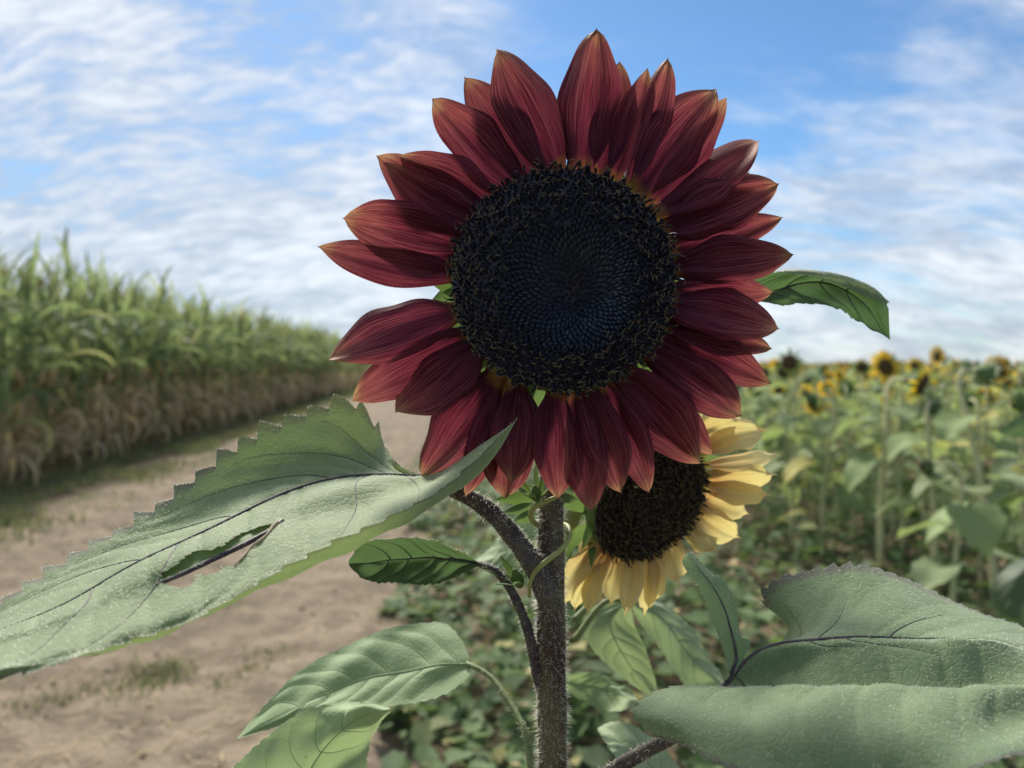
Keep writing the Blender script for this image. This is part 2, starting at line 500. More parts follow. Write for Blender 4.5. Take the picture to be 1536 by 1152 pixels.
def track_z(a, b):
    rut = -0.03 * (np.exp(-((a + 0.9) / 0.28) ** 2) + np.exp(-((a + 2.45) / 0.28) ** 2))
    side = np.clip((np.abs(a + 1.7) - 1.35) / 0.35, 0, 1) ** 2 * 0.045
    return 0.012 + rut + 0.02 * lump(a, b, 0.7) + 0.010 * lump(a, b, 2.7) - side


sheet('dirt_track', np.linspace(-3.55, 0.25, 90), np.concatenate([np.arange(-2, 14, 0.05), np.arange(14, 120, 0.8)]), track_z, M['track'])


# ---- grass on the verge, stuff nobody could count
def blades(name, pos, hgt, wid, mat, kind='stuff', label=None, cat=None):
    n = len(pos)
    az = RS.rand(n) * 2 * math.pi
    lean = RS.rand(n) * 0.9
    d = np.stack([np.cos(az), np.sin(az), np.zeros(n)], -1)
    s = np.stack([-np.sin(az), np.cos(az), np.zeros(n)], -1) * wid[:, None] * 0.5
    z = np.array([0, 0, 1.0])
    p1 = pos + d * (hgt * lean * 0.25)[:, None] + z * (hgt * 0.55)[:, None]
    p2 = pos + d * (hgt * lean * 0.85)[:, None] + z * (hgt * (1 - 0.35 * lean))[:, None]
    V = np.stack([pos - s, pos + s, p1 + s * 0.8, p1 - s * 0.8, p2], 1).reshape(-1, 3)
    k = np.arange(n)[:, None] * 5
    me = mesh(name, V, [k + np.array([0, 1, 2, 3]), k + np.array([3, 2, 4])], rnd=np.repeat(RS.rand(n), 5), mats=[mat])
    return tag(ob(name, me), label, cat, kind=kind)


# verge between track and maize
n = 30000
al = 3.5 + 40 * RS.rand(n) ** 2.0
of = -3.65 + 0.42 * RS.randn(n)
keep = (lump(of * 1.2, al * 0.6) > -0.45 + 0.7 * RS.rand(n)) & (of < -2.75) & (of > -4.5)
of, al = of[keep], al[keep]
blades('grass', T(of, al, np.full(len(of), -0.01)), 0.03 + 0.09 * RS.rand(len(of)), 0.006 + 0.007 * RS.rand(len(of)) + al * 0.0006, M['grass'],
       label='low green grass along the verge between track and maize', cat='grass')
# tufts on the track
tp = []
for (px, py, r, k) in [(215, 1018, .13, 420), (195, 1035, .10, 220), (255, 1000, .07, 120), (60, 1052, .10, 160), (120, 1040, .06, 90), (430, 985, .09, 190), (400, 1000, .06, 90),
                       (510, 955, .10, 190), (480, 1005, .08, 120), (120, 1010, .05, 60), (365, 1018, .07, 90), (560, 985, .1, 160), (540, 900, .1, 120), (345, 905, .07, 60), (600, 1060, .1, 200),
                       (90, 760, .3, 260), (240, 700, .35, 260), (30, 780, .25, 220), (590, 930, .1, 150), (20, 760, .3, 300), (150, 745, .3, 300)]:
    c = G(px, py)
    q = c + np.concatenate([RS.randn(k, 2) * r * 0.8, np.zeros((k, 1))], 1)
    tp.append(q)
tp = np.concatenate(tp)
tp[:, 2] = -0.005
blades('track_grass', tp, 0.010 + 0.028 * RS.rand(len(tp)), 0.004 + 0.005 * RS.rand(len(tp)), M['grass'],
       label='small green tufts of grass growing out of the dirt track', cat='grass')

# clods and dry straw lying on the track
n = 1500
cl_a, cl_o = 2.0 + 12 * RS.rand(n) ** 1.5, -3.3 + 3.4 * RS.rand(n)
sz_ = 0.004 + 0.016 * RS.rand(n) ** 3
octa = np.array([[1, 0, 0], [0, 1, 0], [-1, 0, 0], [0, -1, 0], [0, 0, 0.8], [0, 0, -0.6]], float)
V = T(cl_o, cl_a, track_z(cl_o, cl_a))[:, None] + sz_[:, None, None] * octa[None] * (0.6 + 0.8 * RS.rand(n, 6, 1))
fo = np.array([[0, 1, 4], [1, 2, 4], [2, 3, 4], [3, 0, 4], [1, 0, 5], [2, 1, 5], [3, 2, 5], [0, 3, 5]])
tag(ob('clods', mesh('clods', V.reshape(-1, 3), (fo[None] + (np.arange(n) * 6)[:, None, None]).reshape(-1, 3), mats=[M['track']])),
    'small earth clods and pebbles scattered over the dirt track', 'clods', kind='stuff')
n = 2600
st_a, st_o = 2.0 + 12 * RS.rand(n) ** 1.5, -3.4 + 3.5 * RS.rand(n)
an_ = RS.rand(n) * 6.283
dv = np.stack([np.cos(an_), np.sin(an_), 0.15 * RS.rand(n)], -1) * (0.015 + 0.05 * RS.rand(n) ** 2)[:, None]
sv = np.stack([-np.sin(an_), np.cos(an_), np.zeros(n)], -1) * 0.0022
p0 = T(st_o, st_a, track_z(st_o, st_a) + 0.006)
V = np.stack([p0 - dv - sv, p0 - dv + sv, p0 + dv + sv, p0 + dv - sv], 1).reshape(-1, 3)
tag(ob('straw', mesh('straw', V, np.arange(n * 4).reshape(-1, 4), rnd=np.repeat(RS.rand(n), 4), mats=[M['corn_dry']])),
    'short bits of dry straw strewn over the dirt track', 'straw', kind='stuff')

# ---- low weeds: lobed leaves on short stalks
def weed_leaf_shape():
    ang = np.array([-2.75, -2.2, -1.55, -0.95, -0.5, 0.0, 0.5, 0.95, 1.55, 2.2, 2.75])
    rad = np.array([0.55, 0.72, 0.68, 0.85, 0.78, 1.15, 0.78, 0.85, 0.68, 0.72, 0.55])
    pts = np.stack([0.45 + rad * np.cos(ang) * 0.6, rad * np.sin(ang) * 0.62, np.zeros(11)], -1)
    pts[:, 2] = 0.16 * np.abs(pts[:, 1]) - 0.18 * (pts[:, 0] - 0.4) ** 2
    return np.concatenate([[[0.0, 0, 0]], pts, [[0.5, 0, -0.05]]])


WL = weed_leaf_shape()
WF = np.array([[12, 1 + i, 2 + i] for i in range(10)] + [[12, 11, 0], [12, 0, 1]])


def scatter_leaves(name, pos, size, mat, tilt=0.9, label=None, cat=None):
    n = len(pos)
    az = RS.rand(n) * 2 * math.pi
    ti = (RS.rand(n) - 0.35) * tilt
    ro = (RS.rand(n) - 0.5) * tilt
    ca, sa, ct, st_ = np.cos(az), np.sin(az), np.cos(ti), np.sin(ti)
    ex = np.stack([ca * ct, sa * ct, -st_], -1)
    ey0 = np.stack([-sa, ca, np.zeros(n)], -1)
    ez0 = np.cross(ex, ey0)
    ey = ey0 * np.cos(ro)[:, None] + ez0 * np.sin(ro)[:, None]
    ez = np.cross(ex, ey)
    V = pos[:, None] + size[:, None, None] * (WL[None, :, 0:1] * ex[:, None] + WL[None, :, 1:2] * ey[:, None] + WL[None, :, 2:3] * ez[:, None])
    k = (np.arange(n) * 13)[:, None, None]
    me = mesh(name, V.reshape(-1, 3), (WF[None] + k).reshape(-1, 3), rnd=np.repeat(RS.rand(n), 13), mats=[mat])
    return tag(ob(name, me), label, cat, kind='stuff')


n = 36000
al = 1.4 + 11 * RS.rand(n) ** 1.3
of = -0.25 + 5.5 * RS.rand(n) ** 1.25
dens = 0.5 + 0.5 * lump(of * 0.9, al * 0.9)
edge_ok = of > -0.12 + 0.22 * lump(al * 2.1, al * 1.3)
keep = (RS.rand(n) < 0.35 + 0.65 * dens) & edge_ok & ((al > 2.0) | (of > 0.5))
of, al, dens = of[keep], al[keep], dens[keep]
hz = (0.03 + (0.07 + 0.25 * dens) * RS.rand(len(of)) ** 0.8) * np.clip((of + 0.35) / 0.6, 0.2, 1)
scatter_leaves('weeds', T(of, al, hz), 0.022 + 0.10 * RS.rand(len(of)) ** 2.2, M['weed'],
               label='dense dark green low weeds covering the ground under the sunflowers', cat='weeds')
# bits of dry litter under the weeds
n = 2500
al = 2 + 9 * RS.rand(n)
of = 0.1 + 5 * RS.rand(n)
scatter_leaves('leaf_litter', T(of, al, np.full(n, 0.02) + 0.12 * RS.rand(n)), 0.02 + 0.045 * RS.rand(n), M['corn_dry'], 1.4,
               label='scattered dry brown leaf bits among the low weeds', cat='leaf litter')

# ================================================================== maize on the left
def strip_leaf(L, W, up, bend, hang, seed, n=9, twist=0.6):
    """a long maize blade: leaves the stalk rising, arches over, may hang"""
    rs = np.random.RandomState(seed)
    t = np.linspace(0, 1, n)
    ang = up - bend * t ** 1.4 - hang * np.clip(t - 0.15, 0, 1) * 2.2
    dx, dz = np.cos(ang), np.sin(ang)
    x = np.concatenate([[0], np.cumsum((dx[1:] + dx[:-1]) / 2)]) * L / (n - 1)
    z = np.concatenate([[0], np.cumsum((dz[1:] + dz[:-1]) / 2)]) * L / (n - 1)
    yb = 0.10 * L * np.sin(t * 3 + rs.rand() * 6) * t
    wd = W * np.clip(0.55 + 1.4 * t, 0, 1) * (1 - t ** 2.2) ** 0.8 + 0.002
    tw = twist * (rs.rand() - 0.5) * 2 * t * 2 + 0.12 * np.sin(t * 22 + rs.rand() * 6)
    V = []
    for s, lift in ((-1, 0.35), (0, 0.0), (1, 0.35)):
        off = s * wd * 0.5
        V.append(np.stack([x - dz * (abs(off) * lift - off * np.sin(tw)) * 1.0, yb + off * np.cos(tw), z + dx * (abs(off) * lift - off * np.sin(tw))], -1))
    V = np.stack(V, 1).reshape(-1, 3)
    return V, grid_faces(n, 3)


def rotz(V, a):
    c, s = math.cos(a), math.sin(a)
    return np.stack([V[:, 0] * c - V[:, 1] * s, V[:, 0] * s + V[:, 1] * c, V[:, 2]], -1)


CORN_MATS = [M['corn_stalk'], M['corn_green'], M['corn_dry'], M['tassel']]


def corn_proto(seed):
    """list of (part name, V, F, material index, rnd)"""
    rs = np.random.RandomState(seed)
    Hc = 1.92 + 0.40 * rs.rand()
    parts = []
    lean = rs.randn(2) * 0.05
    t = np.linspace(0, 1, 7)
    st = np.stack([lean[0] * t ** 2, lean[1] * t ** 2, t * Hc], -1)
    V, Fs, _, _ = tube(st, 0.014 - 0.008 * t, 5)
    parts.append(('stalk', V, Fs, 0, 0.0))
    k = 13
    az = rs.rand() * 6.28
    for i in range(k):
        h = 0.16 + (Hc - 0.30) * i / (k - 1) + 0.03 * rs.randn()
        a = az + math.pi * (i % 2) + 0.5 * rs.randn()
        f = h / Hc
        dry = f < 0.22 + 0.36 * rs.rand()
        if dry:
            V, Fq = strip_leaf(0.55 + 0.30 * rs.rand(), 0.045 + 0.03 * rs.rand(), 0.9, 0.8, 1.3 + 0.8 * rs.rand(), rs.randint(1e6), twist=1.6)
        elif f < 0.75:
            V, Fq = strip_leaf(0.80 + 0.25 * rs.rand(), 0.075 + 0.025 * rs.rand(), 1.25, 1.2 + 0.8 * rs.rand(), 0.05 + 0.5 * rs.rand(), rs.randint(1e6))
        else:
            V, Fq = strip_leaf(0.50 + 0.30 * rs.rand(), 0.05 + 0.025 * rs.rand(), 1.4, 0.3 + 0.7 * rs.rand(), 0.05, rs.randint(1e6))
        V = rotz(V, a) + np.array([np.interp(h, st[:, 2], st[:, 0]), np.interp(h, st[:, 2], st[:, 1]), h])
        V[:, 2] = np.maximum(V[:, 2], 0.01 + 0.02 * rs.rand())
        parts.append(('leaf', V, [Fq], 2 if dry else 1, rs.rand()))
    # ear with its husk
    h = 0.95 + 0.1 * rs.rand()
    d = np.array([math.cos(az + 1.2), math.sin(az + 1.2), 0])
    q = np.linspace(0, 1, 6)
    V, Fs, _, _ = tube(np.array([0, 0, h]) + d * (0.02 + 0.07 * q)[:, None] + np.array([0, 0, 1]) * (0.20 * q)[:, None], 0.03 * np.sin(0.5 + 2.5 * q) + 0.004, 6)
    parts.append(('ear', V, Fs, 2, rs.rand()))
    a = Acc()
    for i in range(7):
        ang, sp_ = rs.rand() * 6.28, (0.0 if i == 0 else 0.5 + 0.5 * rs.rand())
        q = np.linspace(0, 1, 4)
        L = 0.26 if i == 0 else 0.17 + 0.06 * rs.rand()
        pts = st[-1] + np.stack([np.cos(ang) * sp_ * q * L * 0.6, np.sin(ang) * sp_ * q * L * 0.6, q * L * (1 - 0.25 * sp_ * q)], -1)
        V, Fs, _, _ = tube(pts, 0.004 * (1 - 0.5 * q), 3, False)
        a.add(V, Fs)
    parts.append(('tassel', np.concatenate(a.V), [np.concatenate(a.F[4])], 3, 0.5))
    return parts


CORN = [corn_proto(100 + i) for i in range(9)]
corn_part_meshes = [[(nm, mesh('corn_' + nm, V, Fs, rnd=np.full(len(V), r), mats=[CORN_MATS[m]])) for nm, V, Fs, m, r in p] for p in CORN]


def merged(parts, mats, name):
    a = Acc()
    for nm, V, Fs, m, r in parts:
        a.add(V, Fs, None, r, m)
    return a.build(name, mats)


corn_whole = [merged(p, CORN_MATS, 'corn_plant') for p in CORN]


def join_many(parts_list, placements, mats, name):
    """placements: (proto index, location, rotation, scale)"""
    protos = []
    for p in parts_list:
        a = Acc()
        for nm, V, Fs, m, r in p:
            a.add(V, Fs, None, r, m)
        protos.append(a)
    out = Acc()
    for pi, loc, rz, sc in placements:
        a = protos[pi]
        V = rotz(np.concatenate(a.V), rz) * sc + loc
        rr = np.mod(np.concatenate(a.Rn) + random.random(), 1)
        base = out.n
        out.V.append(V)
        out.U.append(np.zeros((len(V), 2)))
        out.Rn.append(rr)
        for k in a.F:
            out.F.setdefault(k, []).append(np.concatenate(a.F[k]) + base)
            out.M.setdefault(k, []).append(np.concatenate(a.M[k]))
        out.n += len(V)
    return out.build(name, mats)


places = []
for row in range(6):
    al = 4.6 + row * 0.05
    while al < 95:
        of = -4.42 - row * 0.72 + random.gauss(0, 0.06)
        loc = T(of, al + random.gauss(0, 0.04), -0.03)
        px = project(loc + np.array([0, 0, 1.0]))[0]
        if px > -170 and loc[1] > 1:
            places.append((row * 7 + al * (1 if row == 0 else 1.6), random.randrange(9), loc, random.random() * 6.28, 0.98 + 0.14 * random.random(), row, al))
        al += (0.17 + 0.05 * random.random()) * (1.0 if al < 35 else 2.2)
places.sort(key=lambda p: p[0])
near, rest = places[:300], places[300:]
for _, pi, loc, rz, sc, row, al in near:
    if row == 0 and al < 13:
        e = empty('corn_plant', loc, 'tall corn plant in the front row at the near end, dry tan lower leaves', 'corn plant', 'corn plants at the near end of the front row')
        e.rotation_euler = (0, 0, rz)
        e.scale = (sc, sc, sc)
        for nm, me in corn_part_meshes[pi]:
            ob(nm, me, e)
    else:
        o = ob('corn_plant', corn_whole[pi], None, Vector(loc))
        o.rotation_euler = (0, 0, rz)
        o.scale = (sc, sc, sc)
        tag(o, 'corn plant standing farther along or deeper inside the corn field', 'corn plant', 'corn plants farther along the field')
o = ob('corn_field', join_many(CORN, [(p[1], p[2], p[3], p[4]) for p in rest], CORN_MATS, 'corn_field'))
tag(o, 'rest of the green corn field receding behind the front plants', 'corn field', kind='stuff')

# ================================================================== sunflower field on the right
def blade(L, W, droop, fold, seed, n=9, m=7, cup=0.0):
    rs = np.random.RandomState(seed)
    t = np.linspace(0, 1, n)[:, None]
    s = np.linspace(-1, 1, m)[None]
    wd = W * 0.5 * np.sin(math.pi * np.clip(t, 0, 1) ** 0.62) ** 0.85
    wd = wd + W * 0.16 * (1 - t) ** 6
    saw = 1 + 0.10 * ((np.arange(n) % 2)[:, None] - 0.5) * (np.abs(s) > 0.9)
    x = L * (t - 0.16 * np.abs(s) ** 1.5 * (1 - t) ** 3)
    y = wd * s * saw
    ph = rs.rand(3) * 6.28
    z = fold * np.abs(y) - droop * L * t ** 2 + 0.05 * W * np.sin(t * 9 + ph[0] + s * 2) * np.abs(s) - cup * np.abs(s) ** 2 * W * 0.3 + 0.03 * L * np.sin(t * 5 + ph[1])
    x = x * (1 - 0.35 * min(droop, 1) * t)
    return np.stack(np.broadcast_arrays(x, y, z), -1).reshape(-1, 3), grid_faces(n, m)


SUN_MATS = [M['stem_field'], M['leaf_field'], M['disc_field'], M['petal_field'], M['green'], M['petal_red']]


def frame(f):
    f = np.asarray(f, float) / np.linalg.norm(f)
    a = np.cross(f, [0, 0, 1.0])
    a /= np.linalg.norm(a)
    return a, np.cross(a, f), f


def head_parts(c, f, Rd, kind, rs):
    """a flower head: disc, ring of petals, green calyx; c is the disc centre, f where it faces"""
    ex, ey, ez = frame(f)
    fr = lambda Q: c + Q[:, 0:1] * ex + Q[:, 1:2] * ey + Q[:, 2:3] * ez
    th = np.arange(14) / 14 * 2 * math.pi
    rings = [(0.002, 0.010), (0.45, 0.016), (0.8, 0.012), (1.0, 0.0), (0.98, -0.012)]
    V = np.concatenate([np.stack([r * Rd * np.cos(th), r * Rd * np.sin(th), np.full(14, z) * Rd / 0.05], -1) for r, z in rings])
    out = [('flower_head', fr(V), [grid_faces(5, 14, True)], 2, 0.3)]
    rings = [(1.0, -0.010), (1.05, -0.02), (0.8, -0.035), (0.35, -0.05), (0.12, -0.06)]
    V = np.concatenate([np.stack([r * Rd * np.cos(th), r * Rd * np.sin(th), np.full(14, z) * Rd / 0.05], -1) for r, z in rings])
    a = Acc().add(fr(V), grid_faces(5, 14, True))
    for k in range(14):
        an = k / 14 * 6.283 + rs.randn() * 0.1
        L = Rd * (0.75 + 0.4 * rs.rand())
        q = np.array([[0, -0.2, 0], [0, 0.2, 0], [0.6, 0.16, -0.15], [0.6, -0.16, -0.15], [1.0, 0, 0.1 * rs.randn()]])
        V = np.stack([Rd * 0.85 + q[:, 0] * L, q[:, 1] * Rd, q[:, 2] * L - 0.3 * Rd], -1)
        a.add(fr(rotz(V, an)), [np.array([[0, 1, 2, 3]]), np.array([[3, 2, 4]])])
    out.append(('calyx', np.concatenate(a.V), [np.concatenate(a.F[k]) for k in a.F], 4, rs.rand()))
    if kind in ('yellow', 'red', 'faded'):
        a = Acc()
        npt = 22 if kind != 'faded' else 15
        for k in range(npt):
            an = k / npt * 6.283 + rs.randn() * 0.08
            L = Rd * (0.95 + 0.3 * rs.rand()) * (1 if kind != 'faded' else 0.75)
            Wd = Rd * (0.42 + 0.1 * rs.rand()) * (1 if kind != 'faded' else 0.7)
            t = np.array([0, 0.3, 0.65, 1.0])
            wv_ = np.array([0.45, 1.0, 0.9, 0.06]) * Wd * 0.5
            zz_ = (0.25 * rs.randn() + (0.15 if kind == 'yellow' else -0.35)) * L * t ** 2 + (k % 2) * 0.05 * Rd
            V = []
            for s_ in (-1, 0, 1):
                V.append(np.stack([Rd * 0.93 + t * L, s_ * wv_, zz_ + abs(s_) * 0.1 * Wd - 0.1 * Rd], -1))
            V = np.stack(V, 1).reshape(-1, 3)
            a.add(fr(rotz(V, an)), grid_faces(4, 3), rnd=rs.rand())
        out.append(('petal_ring', np.concatenate(a.V), [np.concatenate(a.F[4])], 5 if kind == 'red' else 3, rs.rand()))
    return out


def sun_proto(seed, Hs, kind, az, nod, lean=(0.0, 0.0), nleaf=11, Rd=0.055, stem_r=0.013, lmin=0.2, lsize=0.20):
    rs = np.random.RandomState(seed)
    t = np.linspace(0, 1, 10)
    wob = rs.randn(2) * 0.02
    st = np.stack([lean[0] * t ** 1.5 + wob[0] * np.sin(t * 5), lean[1] * t ** 1.5 + wob[1] * np.sin(t * 4), t * Hs], -1)
    f = np.array([math.cos(az) * math.cos(nod), math.sin(az) * math.cos(nod), math.sin(nod)])
    hd = np.array([math.cos(az), math.sin(az), 0])
    tip = st[-1]
    neck = np.array([tip + hd * 0.03 + [0, 0, 0.05], tip + hd * 0.075 + [0, 0, 0.06 + 0.03 * math.sin(nod)], tip + hd * 0.10 + np.array([0, 0, 0.055]) + f * 0.01])
    full = np.concatenate([st, neck])
    rad = np.concatenate([stem_r * (1 - 0.45 * t), np.full(3, stem_r * 0.5)])
    V, Fs, _, _ = tube(full, rad, 6)
    parts = [('stem', V, Fs, 0, rs.rand())]
    a0 = rs.rand() * 6.28
    for i in range(nleaf):
        u = lmin + (0.97 - lmin) * i / max(1, nleaf - 1)
        h = u * Hs
        b = np.array([np.interp(h, st[:, 2], st[:, k]) for k in range(3)])
        an = a0 + i * 2.4 + rs.randn() * 0.2
        L = lsize * (0.75 + 0.55 * math.sin(math.pi * min(1, u * 0.95))) * (0.8 + 0.4 * rs.rand())
        pl_ = 0.08 + 0.05 * rs.rand()
        upa = 0.75 - 0.3 * rs.rand()
        q = np.linspace(0, 1, 5)[:, None]
        pe = np.concatenate([q * pl_ * math.cos(upa), q * 0, q * pl_ * math.sin(upa) - 0.25 * pl_ * q ** 2], 1)
        Vp, Fp, _, _ = tube(pe, 0.0035, 4, False)
        Vb, Fb = blade(L, L * (0.72 + 0.2 * rs.rand()), 0.15 + 0.45 * rs.rand(), 0.15 + 0.2 * rs.rand(), rs.randint(1e6))
        tl = 0.15 - 0.5 * rs.rand()
        c, s = math.cos(tl), math.sin(tl)
        Vb = np.stack([Vb[:, 0] * c - Vb[:, 2] * s, Vb[:, 1], Vb[:, 0] * s + Vb[:, 2] * c], -1) + pe[-1]
        a = Acc().add(Vp, Fp).add(Vb, Fb)
        parts.append(('leaf', rotz(np.concatenate(a.V), an) + b, [np.concatenate(a.F[4])], 1, rs.rand()))
    parts += head_parts(full[-1] + f * Rd * 1.15, f, Rd, kind, rs)
    return parts


def place_parts(parts, loc, label, group=None):
    e = empty('sunflower_plant', loc, label, 'sunflower', group)
    head = None
    for nm, V, Fs, m, r in parts:
        o = ob(nm, mesh('sunflower_' + nm, V, Fs, rnd=np.full(len(V), r), mats=[SUN_MATS[m]]), e)
        if nm == 'flower_head':
            head = o
        elif nm in ('calyx', 'petal_ring'):
            o.parent = head
    return e


def at_depth(px, d):
    """ground point on the sight line through column px at distance d"""
    q = P(px, HOR, d)
    q[2] = -0.03
    return q


# the ones that stand out, each where the photograph shows it
D2 = math.pi / 2
special = [
    # px base, depth, height to stem top, kind, facing az (0 = right, -pi/2 = to camera), nod, lean, leaves, disc radius, label
    (1325, 4.35, 1.14, 'faded', -0.75, -0.35, (0.02, 0), 5, 0.062, 'sunflower with tall bare pale stem and small ragged yellow head facing right', 0.62, .20),
    (1403, 4.1, 1.02, 'bud', 0.9, -0.7, (-0.03, 0.0), 6, 0.045, 'sunflower with thin bent pale stem and drooping yellow green bud', 0.35, .19),
    (1500, 3.6, 1.20, 'bud', 0.2, -0.6, (-0.16, 0.05), 6, 0.055, 'sunflower leaning with its green head bowed at the right edge', 0.35, .19),
    (1190, 5.2, 1.24, 'dark', -2.2, -0.1, (0.02, 0), 9, 0.05, 'sunflower with two wilted blackish heads standing above the field', 0.3, .2),
    (1345, 5.0, 1.22, 'yellow', -2.7, -0.25, (0.03, 0), 9, 0.058, 'sunflower with the largest golden yellow bloom at the skyline', 0.3, .2),
    (1478, 5.6, 1.12, 'faded', -1.4, -0.1, (0, 0), 9, 0.055, 'sunflower with small round dark disc and thin pale yellow petals', 0.3, .2),
    (1425, 6.5, 1.28, 'yellow', -2.9, 0.1, (0, 0), 9, 0.045, 'sunflower with small yellow bloom highest on the right skyline', 0.3, .2),
    (1395, 4.9, 1.10, 'dark', -2.9, -0.5, (0, 0), 8, 0.05, 'sunflower with nodding dark seed head beneath the golden bloom', 0.3, .2),
    (1535, 4.6, 1.20, 'yellow', -2.9, -0.2, (0, 0), 9, 0.048, 'sunflower with yellow bloom cut by the right edge', 0.3, .2),
    (1240, 4.9, 1.02, 'bud', 2.4, -0.6, (0.03, 0), 8, 0.045, 'leafy sunflower with slim stem left of the tall bare stem', 0.3, .2),
    (1440, 3.3, 0.80, 'bud', 2.6, -0.6, (0.0, 0), 6, 0.04, 'short sunflower with broad drooping grey green leaves at lower right', 0.5, .19),
    (1150, 5.6, 1.05, 'bud', 2.0, -0.6, (0.03, 0), 9, 0.045, 'leafy sunflower nearest to the red petals at the field edge', 0.25, .2),
]
for i, (px, d, hh, kind, az, nod, lean, nl, rd, lab, lmin, ls) in enumerate(special):
    loc = at_depth(px, d)
    parts = sun_proto(500 + i, hh, kind, az, nod, lean, nl, rd, 0.021 if i < 3 else 0.016, lmin, ls)
    if i == 3:
        rs_ = np.random.RandomState(3)
        extra = head_parts(np.array([-0.07, -0.02, hh - 0.02]), (-0.3, -0.8, -0.3), 0.042, 'dark', rs_)
        q = np.linspace(0, 1, 5)[:, None]
        Vt, Ft, _, _ = tube(np.array([0.01, 0, hh - 0.22]) * (1 - q) + np.array([-0.065, 0.02, hh - 0.02]) * q, 0.006, 5)
        parts += [('side_stem', Vt, Ft, 0, 0.2)] + extra
    place_parts(parts, loc, lab)

kinds = ['yellow', 'bud', 'faded', 'yellow', 'dark', 'bud', 'yellow', 'bud', 'faded', 'bud', 'yellow', 'dark']
protos = [sun_proto(700 + i, 0.92 + 0.32 * RS.rand(), k, [-2.6, -0.6, -1.4, 2.2, 2.9, 0.4][i % 6] + 0.4 * RS.randn(), -0.5 + 0.4 * RS.rand(), tuple(RS.randn(2) * 0.06), 11, 0.036 + 0.014 * RS.rand(), 0.013, 0.40, 0.125)
          for i, k in enumerate(kinds)]
proto_parts = [[(nm, mesh('sunflower_' + nm, V, Fs, rnd=np.full(len(V), r), mats=[SUN_MATS[m]])) for nm, V, Fs, m, r in p] for p in protos]
proto_whole = [merged(p, SUN_MATS, 'sunflower_plant') for p in protos]
WHAT = {'yellow': 'open yellow bloom', 'bud': 'green unopened head', 'faded': 'faded small yellow bloom', 'dark': 'dark petal-less head'}
sp_loc = [at_depth(s[0], s[1]) for s in special]
places = []
for row in range(60):
    of = 2.15 + row * 0.72
    al = 3.2
    while al < 80:
        o_, a_ = of + random.gauss(0, 0.07), al + random.gauss(0, 0.08)
        al += (0.26 + 0.14 * random.random()) * (1 if al < 25 else 2.4)
        if o_ < 2.5 and a_ < 5.0 and random.random() < 0.6:
            continue
        loc = T(o_, a_, -0.03)
        px = project(loc + np.array([0, 0, 1.0]))[0]
        if loc[1] < 3.4 or px < 1000 or px > 1600:
            continue
        if any(np.linalg.norm((loc - q)[:2]) < 0.22 for q in sp_loc):
            continue
        if loc[1] < 4.7 and px < 1460:
            continue
        if loc[1] < 5.5 and random.random() < 0.5:
            continue
        pi = random.randrange(len(protos))
        if loc[1] < 7 and kinds[pi] == 'yellow' and random.random() < 0.7:
            pi = 5
        if loc[1] > 7 and random.random() < 0.45:
            pi = random.choice([0, 3, 6, 10])
        places.append((loc[1], pi, loc, random.gauss(0, 0.5), 0.92 + 0.16 * random.random()))
places.sort(key=lambda p: p[0])
near, rest = places[:285], places[285:]
for d, pi, loc, rz, sc in near:
    if d < 6.5:
        e = empty('sunflower_plant', loc, 'sunflower with %s in the near rows of the field' % WHAT[kinds[pi]], 'sunflower', 'sunflowers with %s in the near rows' % WHAT[kinds[pi]])
        e.rotation_euler = (0, 0, rz)
        e.scale = (sc, sc, sc)
        head = None
        for nm, me in proto_parts[pi]:
            o = ob(nm, me, e)
            if nm == 'flower_head':
                head = o
            elif nm in ('calyx', 'petal_ring'):
                o.parent = head
    else:
        o = ob('sunflower_plant', proto_whole[pi], None, Vector(loc))
        o.rotation_euler = (0, 0, rz)
        o.scale = (sc, sc, sc)
        tag(o, 'small distant sunflower with %s in the middle rows' % WHAT[kinds[pi]], 'sunflower', 'distant sunflowers with %s' % WHAT[kinds[pi]])
o = ob('sunflower_field', join_many(protos, [(p[1], p[2], p[3], p[4]) for p in rest], SUN_MATS, 'sunflower_field'))
tag(o, 'far sunflower field, a green mass dotted with yellow up to the horizon', 'sunflower field', kind='stuff')
print('corn/sunflowers placed; far sunflowers:', len(rest))

# ================================================================== close plants: surfaces from rails
def patch(rails, N, Mm, depth=None):
    Rl = np.stack([resample(np.asarray(r, float), N) for r in rails])         # K,N,3 (px,py,depth)
    g_ = crs(Rl, np.linspace(0, len(rails) - 1, Mm))                          # M,N,3
    return PA(np.transpose(g_, (1, 0, 2)))                                    # N,M,3 world


def normals(g_):
    a = np.gradient(g_, axis=0)
    b = np.gradient(g_, axis=1)
    n = np.cross(a, b)
    n /= np.linalg.norm(n, axis=2)[..., None] + 1e-15
    if np.mean(np.einsum('ijk,ijk->ij', n, CAM - g_)) < 0:
        n = -n
    return n


def sample(g_, u, v):
    N, Mm = g_.shape[:2]
    x, y = np.clip(u, 0, 1) * (N - 1), np.clip(v, 0, 1) * (Mm - 1)
    i, j = np.minimum(x.astype(int), N - 2), np.minimum(y.astype(int), Mm - 2)
    fx, fy = (x - i)[:, None], (y - j)[:, None]
    return (g_[i, j] * (1 - fx) * (1 - fy) + g_[i + 1, j] * fx * (1 - fy) + g_[i, j + 1] * (1 - fx) * fy + g_[i + 1, j + 1] * fx * fy)


